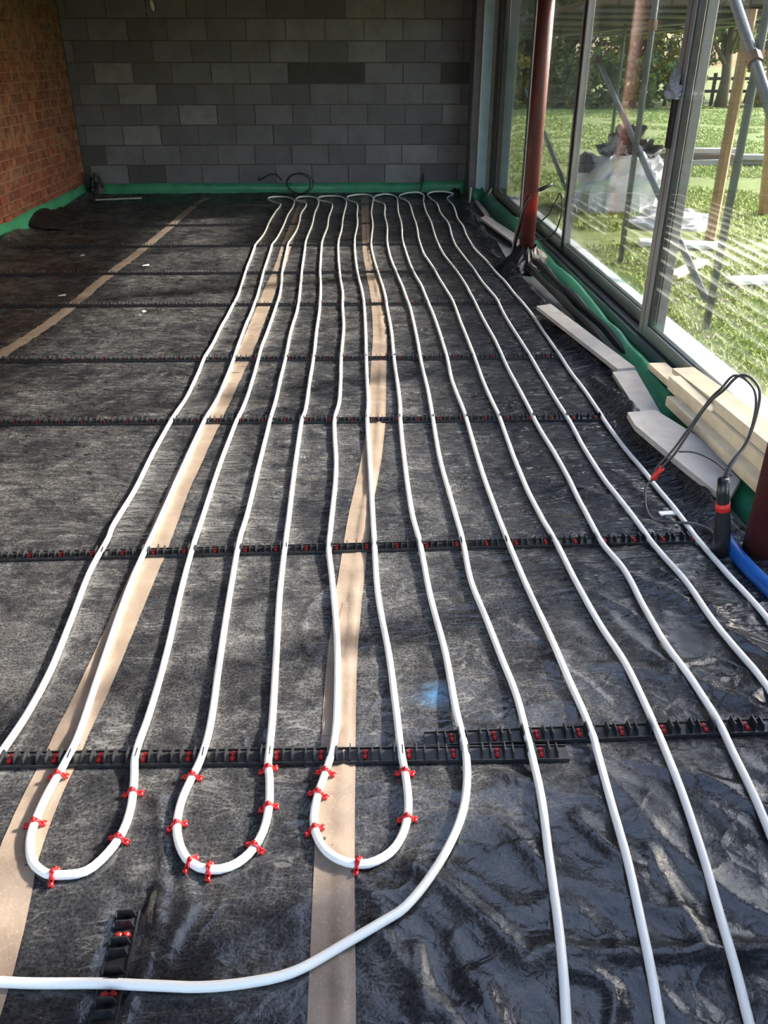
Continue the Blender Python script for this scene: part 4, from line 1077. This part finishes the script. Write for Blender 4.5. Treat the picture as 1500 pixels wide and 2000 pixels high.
# ---- pale sawn battens leaning on the doors
def batten(a, b, w, t, mat, label, roll=0.0):
    a, b = Vector(a), Vector(b)
    d = (b - a); L = d.length; d.normalize()
    s_ = d.cross(Vector((0, 0, 1))).normalized(); u = s_.cross(d)
    R = Matrix.Rotation(roll, 4, d)
    s_ = R @ s_; u = R @ u
    o = MB()
    vs = []
    for y in (0, L):
        for sx, sz in ((-1, -1), (1, -1), (1, 1), (-1, 1)):
            vs.append(a + d * y + s_ * sx * w / 2 + u * sz * t / 2)
    o.add(vs, [(0, 1, 2, 3), (7, 6, 5, 4), (0, 4, 5, 1), (1, 5, 6, 2), (2, 6, 7, 3), (3, 7, 4, 0)])
    return tag(o.obj('timber_batten', mat), label, 'batten', 'pale battens by the doors')
batten((1.535, 3.62, 0.150), (1.525, 2.10, 0.255), 0.10, 0.024, 'pale', 'topmost white-faced board of the batten pile', 0.05)
batten((1.500, 3.86, 0.090), (1.520, 2.30, 0.130), 0.085, 0.030, 'pale', 'batten whose far end sticks out most from the pile')
batten((1.452, 3.50, 0.135), (1.462, 2.15, 0.180), 0.050, 0.060, 'pale', 'thick middle batten of the pile')
batten((1.405, 3.38, 0.094), (1.415, 2.45, 0.122), 0.045, 0.042, 'pale', 'lowest front batten resting on the cracked board')
batten((1.470, 3.30, 0.060), (1.470, 2.20, 0.080), 0.070, 0.040, 'pale', 'buried batten at the bottom of the pile')
batten((1.468, 3.05, 0.205), (1.475, 2.05, 0.240), 0.045, 0.045, 'pale', 'short upper batten on the room side of the pile')

# ================================================================== OUTSIDE
struct(MB().box((1.8, -30, GZ - 0.3), (140, 160, GZ)).obj('ground_outside', 'ground'), 'grassy field outside the doors')
# grass blades, close to the house
gy = 2.5 + 29 * RNG.random(260000) ** 1.25; gx = 0.12 * gy + 0.8 + RNG.random(260000) * (0.62 * gy + 1.0)
keep = (gx > 1.97) & (gx < 0.80 * gy + 2.2) & (fbm(gx * 0.9 + 3, gy * 0.9, 3) < 0.60)
gx, gy = gx[keep], gy[keep]
n = len(gx)
ht = RNG.uniform(0.015, 0.05, n); an = RNG.uniform(0, 2 * PI, n); wd = RNG.uniform(0.003, 0.007, n) * (1 + gy / 16)
lx, ly = RNG.normal(0, 0.03, n), RNG.normal(0, 0.03, n)
v = np.zeros((n, 3, 3))
v[:, 0] = np.stack([gx - wd * np.cos(an), gy - wd * np.sin(an), np.full(n, GZ)], -1)
v[:, 1] = np.stack([gx + wd * np.cos(an), gy + wd * np.sin(an), np.full(n, GZ)], -1)
v[:, 2] = np.stack([gx + lx, gy + ly, GZ + ht], -1)
me = bpy.data.meshes.new('grass')
me.from_pydata(v.reshape(-1, 3).tolist(), [], np.arange(3 * n).reshape(-1, 3).tolist())
me.materials.append(M['grass'])
o = tag(link('grass', me), 'short sunlit grass growing outside the glazed doors', 'grass'); o['kind'] = 'stuff'

# ---- scaffold
def tube_thing(name, a, b, r, mat, label, cat, group=None, couplers=()):
    a, b = Vector(a), Vector(b)
    root = thing(name, label, cat, a, group)
    MB().tube([(0, 0, 0), b - a], r, 12).obj('tube', mat, root, True)
    for t in couplers:
        p = (b - a) * t; d = (b - a).normalized()
        MB().tube([p - d * 0.035, p + d * 0.035], r * 1.45, 8).obj('coupler', 'coupler', root)
    return root
GS = 'galvanised scaffold tubes'
DZ = 1.87
tube_thing('scaffold_standard', (2.27, 5.12, GZ), (2.27, 5.12, 3.4), 0.0242, 'galv', 'upright grey scaffold tube nearest the camera, outside the near sash', 'scaffold tube', GS, (0.44,))
tube_thing('scaffold_standard', (2.30, 7.12, GZ), (2.30, 7.12, 3.4), 0.0242, 'galv', 'upright scaffold tube in front of the white heap', 'scaffold tube', GS, (0.5,))
tube_thing('scaffold_standard', (2.30, 9.20, GZ), (2.30, 9.20, 3.4), 0.0242, 'galv', 'upright scaffold tube seen along the middle mullion', 'scaffold tube', GS, (0.5,))
tube_thing('scaffold_standard', (3.60, 12.25, GZ), (3.60, 12.25, 3.4), 0.0242, 'galv', 'thin far upright scaffold tube left of the white heap', 'scaffold tube', GS)
tube_thing('scaffold_standard', (4.85, 5.12, GZ), (4.85, 5.12, 3.4), 0.0242, 'galv', 'outer scaffold upright beyond the right edge', 'scaffold tube', GS)
tube_thing('scaffold_brace', (2.34, 8.75, 1.42), (2.34, 5.35, 0.02), 0.0242, 'galv', 'slanting scaffold brace crossing above the white heap', 'scaffold tube', GS, (0.02,))
tube_thing('scaffold_brace', (2.36, 12.2, 1.05), (2.36, 9.0, 0.0), 0.0242, 'galv', 'slanting scaffold brace seen through the narrow sash', 'scaffold tube', GS)
tube_thing('scaffold_brace', (2.22, 5.55, 1.78), (2.22, 4.55, 1.05), 0.030, 'galv', 'thick slanting brace clamped to the nearest scaffold upright', 'scaffold tube', GS, (0.5,))
tube_thing('scaffold_ledger', (4.90, 2.0, 1.785), (4.90, 18.5, 1.785), 0.0242, 'galv', 'long outer ledger tube under the scaffold boards', 'scaffold tube', GS)
tube_thing('scaffold_ledger', (3.70, 2.0, 1.765), (3.70, 18.5, 1.765), 0.0242, 'galv', 'long inner ledger tube under the scaffold boards', 'scaffold tube', GS)
dk = thing('scaffold_deck', 'weathered scaffold board platform seen from below outside', 'scaffold', (3.05, 8.5, DZ))
for i in range(12):
    xo = 2.16 + i * 0.235 - 3.05
    for (y0, y1) in ((-1.0, 3.0), (3.02, 6.9), (6.92, 8.38), (8.4, 11.6), (11.62, 15.0), (15.02, 18.5)):
        if i < 7 and y0 < 8.39:
            continue            # the platform is only two bays wide at its far end
        dz = random.uniform(-0.006, 0.006)
        MB().box((xo, y0 - 8.5, -0.038 + dz), (xo + 0.222, y1 - 8.5, dz), 0.004).obj('plank', 'deck', dk)
for y in (8.6, 9.8, 11.5, 14.0, 16.5):
    MB().tube([(2.1 - 3.05, y - 8.5, -0.065), (5.0 - 3.05, y - 8.5, -0.065)], 0.024, 8).obj('transom', 'galv', dk)

# ---- timber posts
tag(MB().tube([(3.41, 7.97, GZ), (3.405, 7.97, 0.6), (3.40, 7.97, 1.78)], [0.052, 0.050, 0.050], 7).obj('timber_post', 'wood'), 'upright brown timber post left of the nearest scaffold tube', 'timber post', 'timber posts outside')
tag(MB().tube([(4.62, 9.5, GZ), (4.50, 9.4, 0.5), (4.22, 9.25, 1.6)], [0.062, 0.060, 0.058], 7).obj('timber_post', 'wood'), 'leaning light timber post right of the nearest scaffold tube', 'timber post', 'timber posts outside')

# ---- white heap with black film
o = crumple('rubble_sack', 'tarp', (3.10, 10.05, GZ), (0.46, 0.42, 0.60), 'big white sack of waste standing on the grass', 'sack', 21, 36, 0.22, 3.2)
crumple('waste_film', 'blackfilm', (3.16, 10.1, GZ + 0.56), (0.30, 0.26, 0.24), 'black crumpled film heaped on the white sack', 'plastic scrap', 33, 26, 0.9, 2.0)
crumple('waste_film', 'film', (2.98, 10.0, GZ + 0.57), (0.14, 0.13, 0.15), 'grey crumpled film beside the black film on the sack', 'plastic scrap', 35, 20, 0.9, 2.0)
crumple('waste_film', 'blackfilm', (2.66, 10.0, GZ + 0.40), (0.10, 0.12, 0.16), 'small dark film bundle at the left of the white sack', 'plastic scrap', 36, 20, 0.9, 2.0)
crumple('rubble_sack', 'tarp', (3.35, 8.9, GZ), (0.42, 0.34, 0.16), 'low flattened white sack in front of the big one', 'sack', 44, 30, 0.35, 2.2)

# ---- timber stack on the field
for k, (x, y, z, rz, L, w, t, lab) in enumerate((
        (5.95, 14.3, GZ + 0.05, 0.06, 1.7, 0.22, 0.08, 'bottom pale plank of the timber stack on the field'),
        (5.80, 14.35, GZ + 0.13, 0.14, 1.5, 0.20, 0.07, 'middle grey plank of the timber stack on the field'),
        (5.75, 14.4, GZ + 0.21, 0.20, 1.5, 0.20, 0.07, 'top pale plank of the timber stack on the field'),
        (6.55, 14.2, GZ + 0.13, -0.05, 0.7, 0.22, 0.07, 'short pale plank at the right end of the timber stack'))):
    o = MB().box((-L / 2, -w / 2, -t / 2), (L / 2, w / 2, t / 2), 0.015).obj('stacked_plank', 'board' if k != 1 else 'deck')
    o.location = (x, y, z); o.rotation_euler = (0, random.uniform(-0.03, 0.03), rz)
    tag(o, lab, 'plank', 'stacked planks on the field')
# pale boards and rubble on the grass by the doors
for k, (x, y, rz, L, w, lab) in enumerate((
        (3.35, 6.35, 0.15, 0.9, 0.16, 'pale board lying on grass at the right edge'),
        (3.05, 7.75, -0.2, 0.75, 0.22, 'pale board lying on grass behind the near mullion'),
        (2.75, 6.75, 0.9, 0.8, 0.10, 'narrow pale board lying on the bare soil'),
        )):
    o = MB().box((-L / 2, -w / 2, 0), (L / 2, w / 2, 0.03), 0.01).obj('loose_board', 'tarp' if k != 2 else 'pale')
    o.location = (x, y, GZ + 0.02); o.rotation_euler = (0, 0.02, rz)
    tag(o, lab, 'board', 'boards lying outside')
mb = MB()
ico = [(0, 0, 1), (0.89, 0, 0.45), (0.28, 0.85, 0.45), (-0.72, 0.53, 0.45), (-0.72, -0.53, 0.45), (0.28, -0.85, 0.45), (0.7, 0.5, -0.3), (-0.3, 0.8, -0.3), (-0.85, 0, -0.3), (-0.3, -0.8, -0.3), (0.7, -0.5, -0.3)]
icf = [(0, i, i % 5 + 1) for i in range(1, 6)] + [(i, 5 + (i - 2) % 5 + 1, 5 + (i - 1) % 5 + 1) for i in range(1, 6)] + [(i, 5 + (i - 1) % 5 + 1, i % 5 + 1) for i in range(1, 6)]
for k in range(260):
    a = random.gauss(0, 0.45); b = random.gauss(0, 0.7); r = random.uniform(0.008, 0.026)
    x, y = 2.75 + a, 6.2 + b
    if x < 1.95:
        continue
    mb.add([(x + p[0] * r * random.uniform(0.7, 1.3), y + p[1] * r, GZ + 0.01 + p[2] * r * 0.7) for p in ico], icf)
o = tag(mb.obj('rubble', 'rubble'), 'scatter of small stones and rubble on bare soil outside', 'rubble'); o['kind'] = 'stuff'

# torn film hanging by the door handle
crumple('torn_film', 'film', (1.590, 4.45, 1.25), (0.030, 0.10, 0.095), 'torn grey film stuck above the black door handle', 'plastic scrap', 50, 22, 1.0, 1.6)

# ---- trees and hedge beyond the field
def tree(x, y, h, rx, leaf, label, seed, trunk=0.16, base=0.2, nleaf=7500, ls=0.10, ry=None, cat='tree'):
    r = np.random.default_rng(seed)
    root = thing('tree' if cat == 'tree' else 'hedge_bush', label, cat, (x, y, GZ), 'trees and bushes beyond the field')
    ry = ry or rx
    mb = MB()
    top = h * 0.62
    mb.tube([(0, 0, -0.05), (0.05, 0, h * 0.16), (-0.04, 0.03, h * 0.34), (0.06, 0, top)], [trunk * 1.35, trunk, trunk * 0.85, trunk * 0.4], 9)
    for k in range(9):
        a = r.uniform(0, 2 * PI); z0 = h * r.uniform(0.22, 0.5)
        q = r.uniform(0.5, 0.85)
        mb.tube([(0, 0, z0), (q * rx * 0.45 * math.cos(a), q * ry * 0.45 * math.sin(a), z0 + h * 0.14), (q * rx * math.cos(a), q * ry * math.sin(a), z0 + h * r.uniform(0.2, 0.36))], [trunk * 0.55, trunk * 0.35, trunk * 0.1], 6)
    mb.obj('trunk', 'bark', root, True)
    nb = 64
    bc = []
    while len(bc) < nb:
        p = r.uniform(-1, 1, 3)
        if (p ** 4).sum() < 1:
            bc.append((p[0] * rx, p[1] * ry, h * base + (p[2] * 0.5 + 0.5) * h * (1 - base), r.uniform(0.14, 0.28) * (rx + 0.35 * h) * 0.5))
    bc = np.array(bc)
    idx = r.integers(0, nb, nleaf)
    d = r.normal(0, 1, (nleaf, 3)); d /= np.linalg.norm(d, axis=1)[:, None]
    c = bc[idx, :3] + d * (bc[idx, 3] * r.uniform(0.35, 1.0, nleaf) ** 0.5)[:, None]
    c[:, 2] = np.maximum(c[:, 2], 0.05)
    u = r.normal(0, 1, (nleaf, 3)); u /= np.linalg.norm(u, axis=1)[:, None]
    w = np.cross(u, r.normal(0, 1, (nleaf, 3))); w /= np.linalg.norm(w, axis=1)[:, None]
    s1 = (ls * r.uniform(0.6, 1.3, nleaf))[:, None]
    q = np.stack([c - u * s1, c + w * s1 * 0.45, c + u * s1, c - w * s1 * 0.45], 1).reshape(-1, 3)
    me = bpy.data.meshes.new('foliage')
    me.from_pydata(q.tolist(), [], np.arange(4 * nleaf).reshape(-1, 4).tolist())
    me.materials.append(M[leaf])
    link('foliage', me, root)
    return root
tree(12.9, 31.4, 5.4, 2.0, 'leaf_b', 'grey-green willow with a stout bare trunk by the dark fence', 1, 0.17, 0.40, 8000, 0.11)
tree(8.4, 32.5, 4.6, 1.6, 'leaf_a', 'dense dark hedge tree seen above the white heap', 2, 0.11, 0.02, 8500, 0.105)
tree(10.3, 33.0, 5.0, 1.5, 'leaf_c', 'yellowish autumn tree left of the willow', 3, 0.11, 0.05, 8500, 0.105)
tree(6.6, 33.5, 4.8, 1.5, 'leaf_a', 'dark bushy tree seen through the narrow sash', 4, 0.11, 0.02, 8500, 0.105)
tree(4.9, 35.0, 5.2, 1.5, 'leaf_c', 'yellow-green tree seen right beside the far jamb', 5, 0.11, 0.03, 8500, 0.105)
tree(15.2, 34.5, 5.6, 2.0, 'leaf_b', 'grey-green tree at the far right behind the fence', 6, 0.11, 0.22, 8500, 0.105)
tree(18.0, 36.0, 5.6, 2.0, 'leaf_a', 'dark tree beyond the right edge of the view', 7, 0.11, 0.1, 8500, 0.105)
tree(11.4, 38.0, 5.8, 2.6, 'leaf_a', 'tall dark tree behind the willow', 8, 0.11, 0.06, 8500, 0.105)
tree(7.4, 39.0, 6.0, 2.6, 'leaf_a', 'tall dark tree rising behind the hedge', 9, 0.11, 0.02, 8500, 0.105)
for k, (x, y, rr, h, lf, lab) in enumerate((
        (11.2, 30.6, 0.7, 1.5, 'leaf_b', 'low grey bush just left of the willow trunk'),
        (9.6, 30.8, 0.9, 1.6, 'leaf_a', 'low dark bush at the field edge above the sack'),
        (7.5, 31.0, 0.9, 1.5, 'leaf_a', 'low dark bush at the field edge by the middle mullion'),
        (5.8, 31.5, 0.9, 1.5, 'leaf_c', 'low yellowish bush at the field edge by the far sash'),
        (14.6, 31.8, 0.6, 0.9, 'leaf_c', 'low yellow bush right of the willow trunk'))):
    tree(x, y, h, rr, lf, lab, 60 + k, 0.05, 0.0, 2400, 0.10, cat='bush')
fe = thing('field_fence', 'dark post and rail fence behind the willow', 'fence', (15.5, 32.6, GZ))
for i in range(6):
    MB().box((-4.2 + i * 1.7, -0.06, -0.05), (-4.1 + i * 1.7, 0.06, 1.05), 0.01).obj('fence_post', 'fence', fe)
for z in (0.42, 0.82):
    for i in range(5):
        MB().box((-4.15 + i * 1.7, -0.08, z), (-2.46 + i * 1.7, -0.05, z + 0.10), 0.005).obj('fence_rail', 'fence', fe)
